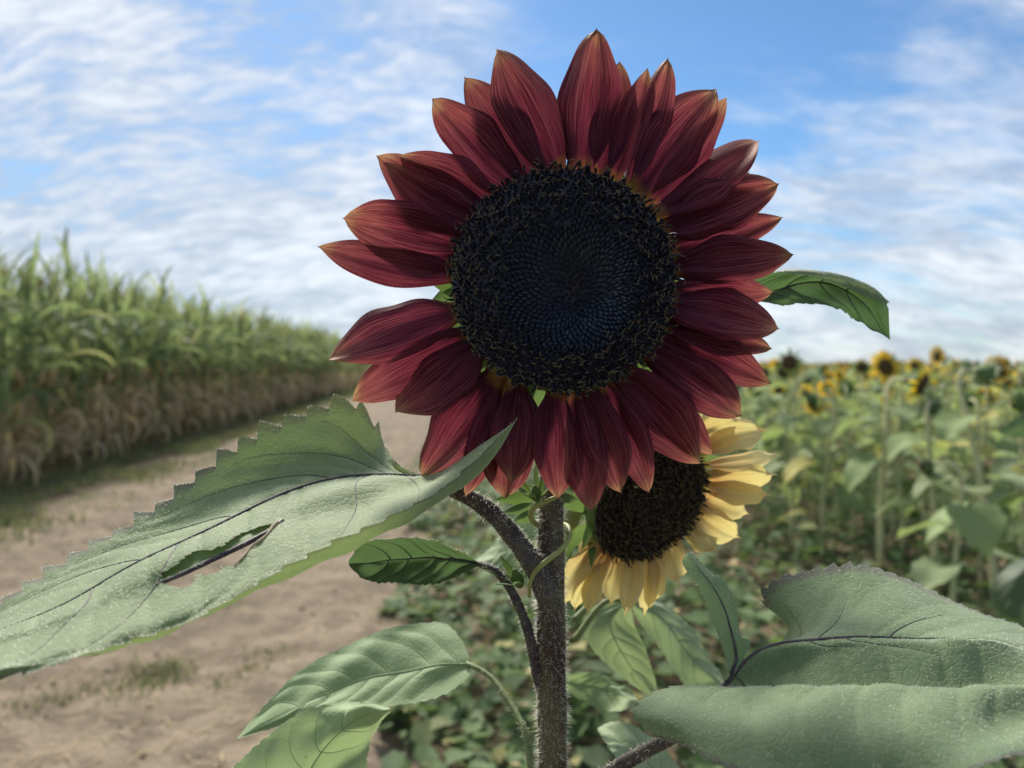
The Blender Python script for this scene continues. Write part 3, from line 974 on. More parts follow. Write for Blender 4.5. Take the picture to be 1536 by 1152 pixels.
def side_veins(vm, nv, sweep=0.24, start=0.02, end=0.82, both=True, seed=0):
    rs = np.random.RandomState(seed)
    out = [np.stack([np.linspace(0, 0.985, 40), np.full(40, vm)], -1)]
    for i in range(nv):
        for side in ((0, 1) if both else (0,)):
            u0 = start + (end - start) * (i + 0.35 * rs.rand()) / nv
            sw = sweep * (1 - 0.35 * u0) * (0.9 + 0.2 * rs.rand())
            q = np.linspace(0, 1, 18)
            ve = 0.04 if side == 0 else 0.96
            out.append(np.stack([u0 + sw * (0.5 * q + 0.5 * q ** 1.8), vm + (ve - vm) * q ** 0.85], -1))
    return [v[(v[:, 0] < 0.99)] for v in out]


def leaf_surface(rails, N, Mm, vm=0.5, nv=6, teeth=24, amp=0.0018, edges=(0, 1), groove=0.0008, quilt=0.0008, sweep=0.24, seed=0, saw_from=0.03, wave=0.0008, vein_list=None, tooth_start=None, extra_veins=()):
    rs = np.random.RandomState(seed)
    g_ = patch(rails, N, Mm)
    nr = normals(g_)
    u = np.linspace(0, 1, N)[:, None]
    v = np.linspace(0, 1, Mm)[None]
    veins = vein_list or side_veins(vm, nv, sweep, seed=seed)
    Lm = np.linalg.norm(np.diff(g_[:, Mm // 2], axis=0), axis=1).sum()
    Wm = np.linalg.norm(np.diff(g_[N // 2], axis=0), axis=1).sum()
    dmin = np.full((N, Mm), 1e9)
    for vn in list(veins) + list(extra_veins):
        for k in range(len(vn) - 1):
            du, dv = (u - vn[k, 0]) * Lm, (v - vn[k, 1]) * Wm
            su, sv = (vn[k + 1, 0] - vn[k, 0]) * Lm, (vn[k + 1, 1] - vn[k, 1]) * Wm
            tt = np.clip((du * su + dv * sv) / (su * su + sv * sv + 1e-12), 0, 1)
            dmin = np.minimum(dmin, np.hypot(du - tt * su, dv - tt * sv))
    hgt = -groove * np.exp(-(dmin / 0.0016) ** 2) + quilt * (1 - np.exp(-(dmin / 0.006) ** 2))
    for k in range(6):
        a, b, p = rs.rand() * 18 + 5, rs.rand() * 12 + 3, rs.rand() * 6.28
        hgt = hgt + wave * 0.5 * np.sin(a * u + b * v * (1 if k % 2 else -1) + p)
    hgt = hgt * np.clip(np.minimum(u, 1 - u) * 9, 0, 1)
    g_ = g_ + nr * hgt[..., None]
    if tooth_start:                       # teeth round the basal lobe as well
        vv = v[0]
        on = (vv > tooth_start[0]) & (vv < tooth_start[1])
        fr_ = np.mod((vv - tooth_start[0]) * 22, 1)
        out = g_[0] - g_[5]
        out /= np.linalg.norm(out, axis=1)[:, None] + 1e-12
        for k, wt in enumerate((1.0, 0.75, 0.5, 0.3, 0.1)):
            g_[k] += out * (np.where(on, fr_, 0) * amp * wt)[:, None]
    # saw teeth on the margins
    for e in edges:
        j0 = 0 if e == 0 else Mm - 1
        stp = 1 if e == 0 else -1
        out = g_[:, j0] - g_[:, j0 + 4 * stp]
        out /= np.linalg.norm(out, axis=1)[:, None] + 1e-12
        ph = np.cumsum(0.7 + 0.6 * rs.rand(N)) / N * teeth
        fr_ = np.mod(ph, 1)
        sz = 0.6 + 0.8 * rs.rand(teeth * 3)[ph.astype(int)]
        saw = np.where(fr_ < 0.82, fr_ / 0.82, (1 - fr_) / 0.18) * sz * (amp if np.isscalar(amp) else amp[e]) * np.clip((u[:, 0] - saw_from) * 12, 0, 1) * np.clip((1.0 - u[:, 0]) * 12, 0, 1)
        fwd = np.gradient(g_[:, j0], axis=0)
        fwd /= np.linalg.norm(fwd, axis=1)[:, None] + 1e-12
        for k, wt in enumerate((1.0, 0.72, 0.42, 0.18, 0.05)):
            g_[:, j0 + k * stp] += (out + 0.35 * fwd) * (saw * wt)[:, None]
    return g_, veins


def leaf_part(name, parent, org, g_, mat, veins=None, vmat=None, vr=0.0006, vr2=0.0003, cut=None, raise_=0.2, rnd=None, flip=1):
    N, Mm = g_.shape[:2]
    Fq = grid_faces(N, Mm)
    V = g_.reshape(-1, 3)
    if cut is not None:
        px = project(V)
        inside = np.zeros(len(V), bool)
        for poly in cut:
            poly = np.asarray(poly, float)
            x, y = px[:, 0], px[:, 1]
            ins = np.zeros(len(V), bool)
            for k in range(len(poly)):
                (x1, y1), (x2, y2) = poly[k], poly[k - 1]
                c = ((y1 > y) != (y2 > y)) & (x < (x2 - x1) * (y - y1) / (y2 - y1 + 1e-9) + x1)
                ins ^= c
            inside |= ins
        Fq = Fq[~inside[Fq].any(1)]
    uv = np.stack(np.meshgrid(np.linspace(0, 1, N), np.linspace(0, 1, Mm), indexing='ij'), -1).reshape(-1, 2)
    o = ob(name, mesh(name, V - org, Fq, uv=uv, mats=[mat]), parent)
    if veins:
        nr = normals(g_) * flip
        for k, vn in enumerate(veins):
            vn = resample_uv(vn, 36 if k == 0 else 20)
            pts = sample(g_, vn[:, 0], vn[:, 1])
            nn = sample(nr, vn[:, 0], vn[:, 1])
            r = (vr if k == 0 else vr2) * np.linspace(1.0, 0.12, len(pts))
            if cut is not None:
                pp = project(pts)
                bad = np.array([any(point_in(q, poly) for poly in cut) for q in pp])
                if bad.any():
                    if k == 0:
                        first = np.argmax(bad)
                        pts, nn, r = pts[:max(first, 3)], nn[:max(first, 3)], r[:max(first, 3)]
                    else:
                        continue
            if len(pts) < 3:
                continue
            Vt, Ft, uvt, _ = tube(pts + nn * (r * raise_)[:, None], r, 6)
            ob('midrib' if k == 0 else 'vein', mesh('vein', Vt - org, Ft, uv=uvt, mats=[vmat]), o)
    return o


def point_in(q, poly):
    x, y = q
    c = False
    for k in range(len(poly)):
        (x1, y1), (x2, y2) = poly[k], poly[k - 1]
        if (y1 > y) != (y2 > y) and x < (x2 - x1) * (y - y1) / (y2 - y1 + 1e-9) + x1:
            c = not c
    return c


def resample_uv(v, n):
    s = np.linspace(0, len(v) - 1, n)
    return np.stack([np.interp(s, np.arange(len(v)), v[:, k]) for k in (0, 1)], -1)


def hairs_on(name, parent, org, pts, nrm, length, rad, droop=0.0, jitter=0.5, kind='stuff'):
    n = len(pts)
    d = nrm + RS.randn(n, 3) * jitter
    d /= np.linalg.norm(d, axis=1)[:, None]
    L = length * (0.55 + 0.75 * RS.rand(n))
    side = np.cross(d, RS.randn(n, 3))
    side /= np.linalg.norm(side, axis=1)[:, None]
    bend = np.cross(side, d) * (RS.randn(n) * 0.25)[:, None] + np.array([0, 0, -droop])
    p1 = pts + d * (L * 0.55)[:, None] + bend * (L * 0.2)[:, None]
    p2 = pts + d * L[:, None] + bend * (L * 0.7)[:, None]
    s = side * rad
    V = np.stack([pts - s, pts + s, p1 + s * 0.6, p1 - s * 0.6, p2], 1).reshape(-1, 3) - org
    k = np.arange(n)[:, None] * 5
    o = ob(name, mesh(name, V, [k + np.array([0, 1, 2, 3]), k + np.array([3, 2, 4])], rnd=np.repeat(RS.rand(n), 5), mats=[M['hair']]), parent)
    return tag(o, kind=kind)


def hairs_surface(parent, org, g_, n, length=0.0012, rad=0.00008, cut=None, jitter=0.6, margin=0):
    nr = normals(g_)
    u, v = RS.rand(n), RS.rand(n)
    if margin:
        u = np.concatenate([u, RS.rand(margin)])
        v = np.concatenate([v, np.where(RS.rand(margin) < 0.5, 0.002, 0.998)])
    pts, nn = sample(g_, u, v), sample(nr, u, v)
    if margin:
        ce = sample(g_, u[n:], np.where(v[n:] < 0.5, 0.05, 0.95))
        o_ = pts[n:] - ce
        nn[n:] = 0.6 * nn[n:] + o_ / (np.linalg.norm(o_, axis=1)[:, None] + 1e-12)
    if cut is not None:
        pp = project(pts)
        ok = np.array([not any(point_in(q, poly) for poly in cut) for q in pp])
        pts, nn = pts[ok], nn[ok]
    return hairs_on('leaf_hairs', parent, org, pts, nn, length, rad, jitter=jitter)


def stalk(name, parent, org, pix, rad, mat, sides=12, n=40, hairs=0, hl=0.003):
    q = resample(pix, n)
    pts = PA(q)
    r = np.interp(np.linspace(0, 1, n), np.linspace(0, 1, len(rad)), rad)
    r = r * (1 + 0.04 * np.sin(np.linspace(0, 40, n)))
    V, Fs, uv, N_ = tube(pts, r, sides)
    o = ob(name, mesh(name, V - org, Fs, uv=uv, mats=[mat]), parent)
    if hairs:
        i = RS.randint(0, n - 1, hairs)
        f = RS.rand(hairs)[:, None]
        th = RS.randint(0, sides, hairs)
        Vg, Ng = V[:n * sides].reshape(n, sides, 3), N_.reshape(n, sides, 3)
        th2 = (th + 1) % sides
        w2 = RS.rand(hairs)[:, None]
        a = Vg[i, th] * (1 - w2) + Vg[i, th2] * w2
        b = Vg[i + 1, th] * (1 - w2) + Vg[i + 1, th2] * w2
        hairs_on('bristle_hairs', o, org, a * (1 - f) + b * f, Ng[i, th], hl, 0.00009, droop=0.25, jitter=0.35)
    return o


def D(pts, d):
    """append depths: a constant, or (first, last) spread linearly"""
    pts = [tuple(p) for p in pts]
    if np.isscalar(d):
        return [(*p, d) for p in pts]
    ds = np.interp(np.linspace(0, 1, len(pts)), np.linspace(0, 1, len(d)), d)
    return [(*p, float(q)) for p, q in zip(pts, ds)]


# ---- petals
def petal(name, parent, org, base, tip, W, mat, db, dt, bend=0.0, cup=0.10, curl=0.0, twist=0.0, seed=0, n=26, m=15, ridge=0.035, belly=0.52, notch=0.022, bw=0.30, tipx=0.82, edge=0.0):
    rs = np.random.RandomState(seed)
    base, tip = np.array(base, float), np.array(tip, float)
    ax = tip - base
    L = np.linalg.norm(ax)
    ax /= L
    pr = np.array([-ax[1], ax[0]])
    t = np.linspace(0, 1, n)[:, None]
    s = np.linspace(-1, 1, m)[None]
    # ovate outline: narrow claw, full belly, drawn-out tip
    tt = np.clip(t, 0, 1)
    prof = np.where(tt < belly, np.sin(np.clip(tt / belly, 0, 1) * math.pi / 2) ** 0.75, np.cos(np.clip((tt - belly) / (1 - belly), 0, 1) * math.pi / 2) ** tipx)
    prof = np.maximum(prof, bw * (1 - tt) ** 1.2)
    end = 1 - notch * (np.abs(np.sin(s * 2.2 + rs.rand())) * 0.6 + 0.5 * s ** 2)
    lt = t * (1 - (1 - end) * t ** 6)
    wob = 1 + 0.05 * np.sin(t * 9 + rs.rand() * 6) * s
    wd = W * 0.5 * prof * wob * (1 + edge * (np.sin(t * 17 + 6 * rs.rand()) * (s > 0) + np.sin(t * 13 + 6 * rs.rand()) * (s < 0)) * np.abs(s))
    crease = rs.uniform(-0.4, 0.4)
    x = base[0] + ax[0] * L * lt + pr[0] * (wd * s + bend * 4 * t * (1 - t) * 0.5)
    y = base[1] + ax[1] * L * lt + pr[1] * (wd * s + bend * 4 * t * (1 - t) * 0.5)
    mm = 0.345 / F                                             # metres per pixel at the head
    dep = db + (dt - db) * t ** 1.3 + curl * t ** 3 * L * mm
    dep = dep - cup * W * mm * (s ** 2) * np.sin(math.pi * tt ** 0.8) + twist * W * mm * s * np.sin(math.pi * tt * 0.7 + 0.2)
    dep = dep + ridge * W * mm * np.cos(s * 5.0 + 0.5 * rs.randn()) * (0.3 + 0.7 * np.sin(math.pi * tt)) + 0.012 * W * mm * np.sin(s * 21 + 3 * rs.rand())
    dep = dep + 0.05 * W * mm * np.sin(t * 7 + rs.rand() * 6) * s - 1.2 * edge * W * mm * np.exp(-((s - crease) / 0.12) ** 2) * np.sin(math.pi * tt)
    g_ = P(*np.broadcast_arrays(x, y, dep))
    uv = np.stack(np.broadcast_arrays(t, s * 0.5 + 0.5), -1).reshape(-1, 2)
    return ob(name, mesh(name, g_.reshape(-1, 3) - org, grid_faces(n, m), uv=uv, mats=[mat]), parent)


# ------------------------------------------------------------------ the red sunflower
root = P(834, 2300, 0.372)
root[2] = -0.03
red = empty('red_sunflower', root, 'large dark red sunflower with near-black disc filling the foreground', 'sunflower')
org = root
stem_pix = D([(843, 430), (842, 520), (838, 620), (830, 700), (827, 760), (826, 830), (826, 900), (827, 980), (828, 1060), (829, 1160), (830, 1300), (830, 1500)],
             [0.372, 0.388, 0.390, 0.383, 0.376, 0.372, 0.370, 0.370, 0.370, 0.370, 0.370, 0.372])
q = resample(stem_pix, 70)
low = [P(830, 1500, 0.372) * (1 - k) + (root + [0, 0, -0.02]) * k for k in np.linspace(0.05, 1, 16)]
pts = np.concatenate([PA(q), low])
rr = np.concatenate([np.interp(q[:, 1], [430, 560, 680, 800, 860, 1500], [0.0050, 0.0054, 0.0063, 0.0061, 0.0068, 0.0070]), np.linspace(0.0076, 0.0095, 16)])
rr[:70] *= 1 + 0.03 * np.sin(np.linspace(0, 55, 70))
V, Fs, uv, Nn = tube(pts, rr, 18)
stem = ob('stem', mesh('stem', V - org, Fs, uv=uv, mats=[M['stem']]), red)
Vg, Ng = V[:len(pts) * 18].reshape(-1, 18, 3), Nn.reshape(-1, 18, 3)
k = 6500
i = RS.randint(18, 70, k)
f = RS.rand(k)[:, None]
th = RS.randint(0, 18, k)
a = Vg[i, th] * (1 - f) + Vg[i + 1, th] * f
b = Vg[i, (th + 1) % 18] * (1 - f) + Vg[i + 1, (th + 1) % 18] * f
w2 = RS.rand(k)[:, None]
hairs_on('stem_hairs', stem, org, a * (1 - w2) + b * w2, Ng[i, th], 0.0030, 0.00009, droop=0.25, jitter=0.45)

# head: dished disc in the picture plane
DH = 0.345
HC = P(845, 420, DH)
Rd = 166 / F * DH
hx, hy, hz_ = RIGHT, UP, -FWD


def disc_profile(r):
    """height of the disc surface towards the viewer, in disc radii"""
    return 0.02 + 0.15 * np.sin(np.clip(r, 0, 1) * math.pi * 0.9) ** 1.3 - 0.04 * np.exp(-(r / 0.2) ** 2)


rings = np.linspace(0, 1.0, 18)
th = np.arange(48) / 48 * 2 * math.pi
DC = (0.12, -0.14)
Vd = [HC + Rd * ((r * np.cos(th)[:, None] + DC[0] * (1 - r) ** 1.2) * hx + (r * np.sin(th)[:, None] + DC[1] * (1 - r) ** 1.2) * hy + (disc_profile(r) - 0.03) * hz_) for r in np.clip(rings, 0.0002, 1)]
Vd += [HC + Rd * (r * np.cos(th)[:, None] * hx + r * np.sin(th)[:, None] * hy + z * hz_) for r, z in ((1.02, -0.06), (0.98, -0.2), (0.75, -0.42), (0.4, -0.55), (0.1, -0.60))]
head = ob('flower_head', mesh('flower_head', np.concatenate(Vd) - org, grid_faces(len(Vd), 48, True), mats=[M['floret'], M['green']],
          mi=np.repeat([0] * 17 + [1] * (len(Vd) - 18), 48)), red)


def floret_field(parent, org, c, ex, ey, ez, Rd, n, prof, inner, mats, centre=(0.0, 0.0), seed=0, hscale=1.0, anth=1.0, names=('floret_buds', 'florets', 'anthers')):
    """seed spiral: pointed buds in the middle, open tubes with forked tips outside"""
    rs = np.random.RandomState(seed)
    ain, aout, aan = Acc(), Acc(), Acc()
    th6 = np.arange(6) / 6 * 2 * math.pi
    fq6 = grid_faces(4, 6, True)
    top6 = np.array([[18 + k for k in range(6)]])
    for i in range(0, n):
        r = math.sqrt((i + 0.5) / n)
        an = i * 2.39996 + 0.4
        wgt = (1 - r) ** 1.2
        px_, py_ = r * math.cos(an) + centre[0] * wgt, r * math.sin(an) + centre[1] * wgt
        base = c + Rd * (px_ * ex + py_ * ey + (prof(r) - 0.02) * ez)
        rad = ex * math.cos(an) + ey * math.sin(an)
        tan_ = -ex * math.sin(an) + ey * math.cos(an)
        sp_ = Rd * math.sqrt(math.pi / n) * (0.78 + 0.22 * min(1, r * 2))
        if r < inner + 0.05 * rs.randn():
            up = ez + rad * (0.75 * min(1, r * 4)) + 0.10 * rs.randn(3)
            up /= np.linalg.norm(up)
            h = sp_ * (2.0 + 0.5 * rs.rand()) * hscale
            wdt = sp_ * 0.50
            lv = [(0, 0.8), (0.35, 1.0), (0.72, 0.62), (1.0, 0.06)]
            V = np.concatenate([base + up * h * z + wdt * k * (np.cos(th6)[:, None] * tan_ + 0.55 * np.sin(th6)[:, None] * rad) for z, k in lv])
            ain.add(V, [fq6, top6])
        else:
            up = ez * (1 - 0.2 * r) + rad * (0.55 * max(0, r - 0.72) * 3) + 0.24 * rs.randn(3)
            up /= np.linalg.norm(up)
            h = sp_ * (1.9 + 1.2 * rs.rand()) * hscale
            wdt = sp_ * 0.30
            lv = [(0, 0.9), (0.45, 0.8), (0.8, 1.1), (1.0, 0.5)]
            V = np.concatenate([base + up * h * z + wdt * k * (np.cos(th6)[:, None] * tan_ + np.sin(th6)[:, None] * rad) for z, k in lv])
            aout.add(V, [fq6, top6])
            if rs.rand() < 0.8 * anth * min(1, 0.3 + (r - inner) * 2.5):
                tp_ = base + up * h
                for sg in (-1, 1):
                    if rs.rand() < 0.35:
                        continue
                    d1 = up * 0.7 + sg * (tan_ * rs.rand() + rad * 0.5 * rs.randn()) + 0.3 * rs.randn(3)
                    d2 = d1 * 0.6 + sg * tan_ * 0.8 - up * 0.3
                    q_ = np.array([tp_ - up * h * 0.15, tp_ + d1 * sp_ * 0.42, tp_ + (d1 + d2) * sp_ * 0.42])
                    V, Fs, _, _ = tube(q_, np.array([1.0, 0.95, 0.6]) * sp_ * 0.12, 4, False)
                    aan.add(V, Fs)
    for acc, nm, mt in zip((ain, aout, aan), names, mats):
        if acc.n:
            me = acc.build(nm, [mt])
            me.transform(Matrix.Translation(-Vector(org)))
            tag(ob(nm, me, parent), kind='stuff')


floret_field(head, org, HC, hx, hy, hz_, Rd, 1750, disc_profile, 0.60, [M['floret_in'], M['floret'], M['anther']], DC, 5)

# every ray petal: base, tip, width, front/back layer, sideways bend
red_petals = [
    ((872, 256), (896, 40), 100, 1, 0), ((925, 258), (972, 100), 62, 0, 6), ((948, 268), (1003, 84), 58, 1, 14), ((965, 282), (1076, 132), 112, 2, -18),
    ((980, 300), (1092, 143), 60, 0, 8), ((990, 312), (1141, 210), 76, 1, 10), ((1000, 330), (1126, 258), 60, 0, 0), ((1004, 344), (1171, 275), 96, 2, -14),
    ((1010, 372), (1177, 325), 62, 0, 8), ((1012, 402), (1193, 382), 80, 2, -6), ((1010, 436), (1162, 438), 62, 0, 6), ((1008, 460), (1171, 494), 88, 2, -12),
    ((1000, 482), (1160, 524), 60, 0, 4), ((990, 508), (1159, 577), 78, 1, -10), ((972, 532), (1114, 626), 92, 2, -12), ((940, 560), (1072, 684), 70, 0, 0),
    ((925, 566), (1052, 697), 108, 2, -8), ((905, 580), (975, 742), 72, 0, -8), ((872, 588), (932, 741), 78, 2, -8), ((862, 600), (889, 769), 78, 0, 0),
    ((830, 592), (838, 750), 80, 2, 0), ((772, 582), (768, 726), 80, 2, 0), ((765, 600), (757, 750), 98, 0, 4), ((752, 585), (697, 747), 66, 0, -4),
    ((738, 566), (630, 716), 100, 1, -16), ((712, 522), (591, 619), 96, 2, -6), ((702, 508), (526, 603), 90, 1, 8), ((682, 470), (490, 541), 92, 2, 12),
    ((684, 412), (474, 369), 78, 1, -10), ((702, 372), (512, 326), 100, 2, 6), ((728, 330), (563, 232), 92, 0, -14), ((748, 338), (573, 242), 82, 2, -14),
    ((754, 318), (596, 232), 84, 1, 10), ((784, 286), (647, 146), 88, 2, 4), ((808, 266), (695, 113), 84, 1, 6), ((840, 256), (744, 71), 100, 2, 6),
    ((905, 252), (930, 90), 72, 0, 10),
]
for k, (b, t_, W, layer, bend) in enumerate(red_petals):
    rs = np.random.RandomState(900 + k)
    c = np.array([845, 420.0])
    b = np.array(b, float)
    b = c + (b - c) * 0.90
    db = 0.3475 + (0.0035, 0.0022, 0.0008)[layer]
    out = (0.008, 0.003, -0.003)[layer] + 0.003 * rs.randn()
    petal('petal', head, org, b, t_, W * (0.87 + 0.09 * rs.rand()), M['petal_red'], db, DH + 0.004 + out, bend, cup=(-0.10 if layer else 0.08) + 0.06 * rs.randn(),
          curl=0.09 * rs.randn(), twist=0.26 * rs.randn(), seed=900 + k, belly=0.48 + 0.06 * rs.rand(), ridge=0.07 + 0.07 * rs.rand(), bw=0.44, edge=0.05, tipx=0.66 + 0.22 * rs.rand())


def bract(name, parent, org, c, d, side, L, W, back, mat, curl=0.3, n=8):
    t = np.linspace(0, 1, n)[:, None]
    s = np.linspace(-1, 1, 5)[None]
    wd = W * 0.5 * np.sqrt(np.clip(1 - t, 0, 1)) * (0.7 + 0.6 * np.sin(math.pi * t)) + 0.0001
    Q = c + (t * L)[..., None] * d + (wd * s)[..., None] * side + (curl * L * t ** 2 + 0.12 * W * s ** 2)[..., None] * back
    return ob(name, mesh(name, Q.reshape(-1, 3) - org, grid_faces(n, 5), mats=[mat]), parent)


for k in range(30):
    an = k / 30 * 2 * math.pi + 0.1 * RS.randn()
    rad = math.cos(an) * RIGHT + math.sin(an) * UP
    tan_ = -math.sin(an) * RIGHT + math.cos(an) * UP
    bract('bract', head, org, HC + Rd * (0.86 * rad) + FWD * 0.012, rad, tan_, 0.020 + 0.010 * RS.rand(), 0.016, FWD, M['green'], curl=0.25 + 0.2 * RS.rand())

# ---- big torn leaf at the left
HOLE = [(246, 876), (266, 880), (284, 877), (294, 860), (299, 855), (306, 862), (322, 858), (332, 849), (350, 847), (362, 836), (374, 822), (388, 812), (402, 800), (418, 783),
        (404, 787), (372, 797), (352, 806), (338, 818), (318, 826), (300, 826), (284, 832), (266, 848), (244, 860)]
dl = [0.372, 0.362, 0.345, 0.325, 0.305, 0.290, 0.278, 0.270]
add = lambda a, x: [q + x for q in a]
r0 = D([(634, 714), (604, 700), (578, 674), (558, 640), (530, 613), (490, 614), (440, 632), (392, 655), (330, 698), (240, 768), (150, 822), (60, 872), (0, 905), (-80, 952), (-160, 1012)], add(dl, 0.052))
r0[0] = (634, 714, 0.372); r0[1] = (604, 700, 0.395)
r1 = D([(634, 715), (600, 708), (560, 690), (520, 680), (470, 688), (400, 715), (330, 750), (250, 797), (150, 850), (50, 905), (-50, 957), (-160, 1015)], add(dl, 0.034))
r1[0] = (634, 715, 0.372)
r2 = D([(634, 716), (580, 713), (520, 716), (460, 728), (400, 748), (340, 774), (270, 808), (180, 853), (80, 908), (-40, 968), (-160, 1020)], add(dl, 0.006))
r3 = D([(645, 717), (590, 717), (540, 725), (480, 745), (400, 772), (330, 803), (250, 842), (150, 890), (50, 938), (-50, 982), (-160, 1024)], add(dl, -0.013))
r4 = D([(690, 688), (662, 712), (630, 732), (590, 744), (520, 766), (440, 790), (370, 822), (300, 855), (200, 898), (100, 936), (0, 970), (-160, 1028)], add(dl, -0.016))
r5 = D([(735, 658), (705, 688), (675, 716), (640, 744), (580, 778), (500, 818), (420, 852), (340, 886), (250, 924), (150, 955), (50, 984), (-60, 1010), (-160, 1033)], add(dl, -0.038))
r6 = D([(770, 634), (748, 672), (715, 712), (672, 746), (612, 786), (530, 830), (440, 870), (345, 908), (250, 947), (150, 977), (60, 997), (0, 1004), (-80, 1020), (-160, 1038)], add(dl, -0.050))
r7 = D([(776, 628), (738, 664), (700, 702), (656, 738), (596, 772), (516, 815), (430, 864), (342, 910), (249, 951), (150, 982), (60, 1002), (0, 1009), (-80, 1024), (-160, 1042)],
       [0.314, 0.303, 0.287, 0.268, 0.251, 0.238, 0.227, 0.219])
Lrails = [r0, r1, r2, r3, r4, r5, r6, r7]
Ng_, Mg_ = 460, 92
vm = 2 / 7
vl = [np.stack([np.linspace(0, 0.98, 50), np.full(50, vm)], -1)]
for (u0, v1, u1, sd_) in [(0.012, 0.03, 0.20, 0), (0.05, 0.03, 0.36, 0), (0.16, 0.03, 0.52, 0), (0.34, 0.03, 0.68, 0), (0.52, 0.03, 0.82, 0),
                          (0.02, 0.80, 0.20, 1), (0.10, 0.82, 0.38, 1), (0.24, 0.84, 0.60, 1), (0.45, 0.84, 0.80, 1), (0.62, 0.85, 0.92, 1)]:
    q_ = np.linspace(0, 1, 22)
    vl.append(np.stack([u0 + (u1 - u0) * (0.35 * q_ + 0.65 * q_ ** 1.7), vm + (v1 - vm) * q_ ** 0.8], -1))
gL, vl = leaf_surface(Lrails, Ng_, Mg_, vm, teeth=25, amp=(0.0085, 0.0022), groove=0.0005, quilt=0.0007, wave=0.0009, seed=21, vein_list=vl, extra_veins=side_veins(vm, 9, 0.26, 0.0, 0.9, seed=77), saw_from=0.05)
leafL = leaf_part('leaf', red, org, gL, M['leaf'], vl, M['vein'], 0.0011, 0.00034, cut=[HOLE])
leafL['label'] = 'broad saw-edged leaf with a torn hole beside its midrib'
hairs_surface(leafL, org, gL, 9000, 0.0011, 0.00007, cut=[HOLE], margin=1500)


def on_blade(g_, pix, off):
    pr_ = project(g_.reshape(-1, 3))
    dd = (g_.reshape(-1, 3) - CAM) @ FWD
    out = []
    for k, (x, y) in enumerate(pix):
        j = np.argsort((pr_[:, 0] - x) ** 2 + (pr_[:, 1] - y) ** 2)[:12]
        out.append((x, y, float(np.median(dd[j]) + (off if np.isscalar(off) else np.interp(k / (len(pix) - 1), [0, 0.5, 1], off)))))
    return out


stalk('rib', leafL, org, on_blade(gL, [(236, 877), (280, 858), (320, 839), (360, 820), (404, 797), (424, 781)], (0.0005, 0.004, 0.0005)), [0.0008, 0.0010, 0.0011], M['vein'], 8, 24, 200, 0.001)
gt = patch([on_blade(gL, [(240, 860), (268, 842), (286, 828), (318, 822), (340, 813), (372, 794), (418, 780)], 0.0015), on_blade(gL, [(237, 868), (270, 851), (292, 841), (325, 827), (350, 815), (385, 797), (419, 782)], 0.003),
            on_blade(gL, [(236, 877), (280, 858), (320, 839), (360, 820), (404, 797), (420, 783)], (0.001, 0.0045, 0.001))], 60, 10)
leaf_part('torn_flap', leafL, org, gt, M['green'])
stalk('dead_edge', leafL, org, on_blade(gL, [(352, 848), (366, 834), (377, 820), (390, 811), (402, 800), (412, 788), (424, 778)], -0.0005), [0.0003, 0.0007, 0.0004, 0.0008, 0.0005, 0.0012, 0.0003], M['dead'], 6, 30)
stalk('petiole', leafL, org, D([(628, 716), (664, 728), (700, 744), (740, 772), (775, 812), (803, 852), (822, 900), (826, 940)], [0.372, 0.372, 0.371, 0.369, 0.367, 0.365, 0.367, 0.370]),
      [0.0030, 0.0038, 0.0042, 0.0046, 0.0052, 0.0055, 0.004], M['petiole'], 14, 50, 1700, 0.0028)

# ---- big leaf at the lower right
q0 = D([(1090, 1022), (1122, 1003), (1145, 984), (1172, 962), (1180, 936), (1150, 910), (1149, 884), (1188, 862), (1280, 850), (1345, 868), (1400, 890), (1462, 918), (1536, 948), (1650, 1000), (1720, 1040)],
       [0.335, 0.352, 0.372, 0.385, 0.388, 0.386, 0.380, 0.365, 0.345, 0.33])
q1 = D([(1090, 1024), (1122, 1007), (1160, 985), (1188, 965), (1225, 930), (1290, 912), (1350, 915), (1420, 932), (1536, 960), (1650, 1004), (1720, 1040)], [0.335, 0.345, 0.356, 0.358, 0.352, 0.342, 0.333, 0.32])
q2 = D([(1088, 1028), (1110, 1005), (1140, 982), (1180, 968), (1240, 962), (1330, 957), (1390, 955), (1450, 957), (1536, 968), (1650, 1008), (1720, 1042)], [0.335, 0.336, 0.335, 0.33, 0.325, 0.32, 0.315])
q3 = D([(1090, 1030), (1130, 1016), (1180, 1000), (1250, 986), (1320, 978), (1400, 973), (1480, 971), (1536, 980), (1650, 1012), (1720, 1044)], [0.333, 0.329, 0.323, 0.318, 0.315, 0.31])
q4 = D([(1092, 1033), (1130, 1036), (1200, 1040), (1300, 1042), (1400, 1042), (1500, 1042), (1650, 1032), (1720, 1048)], [0.329, 0.316, 0.304, 0.300, 0.297, 0.295])
q5 = D([(1084, 1031), (1130, 1032), (1180, 1027), (1240, 1024), (1330, 1027), (1400, 1031), (1470, 1030), (1536, 1034), (1650, 1038), (1720, 1050)], [0.330, 0.310, 0.296, 0.291, 0.289, 0.289])
q6 = D([(1008, 1031), (1080, 1042), (1140, 1052), (1250, 1056), (1350, 1062), (1450, 1072), (1536, 1082), (1650, 1066), (1720, 1056)], [0.322, 0.301, 0.280, 0.273, 0.272, 0.278])
q7 = D([(954, 1066), (1022, 1076), (1120, 1098), (1250, 1114), (1400, 1120), (1536, 1118), (1650, 1084), (1720, 1060)], [0.306, 0.284, 0.261, 0.253, 0.254, 0.266])
q8 = D([(984, 1106), (1024, 1116), (1062, 1136), (1120, 1165), (1250, 1186), (1400, 1168), (1480, 1150), (1536, 1136), (1650, 1100), (1720, 1066)], [0.296, 0.274, 0.250, 0.239, 0.240, 0.256])
vmr = 2 / 8
vr_ = [np.stack([np.linspace(0, 0.6, 50), np.full(50, vmr)], -1)]
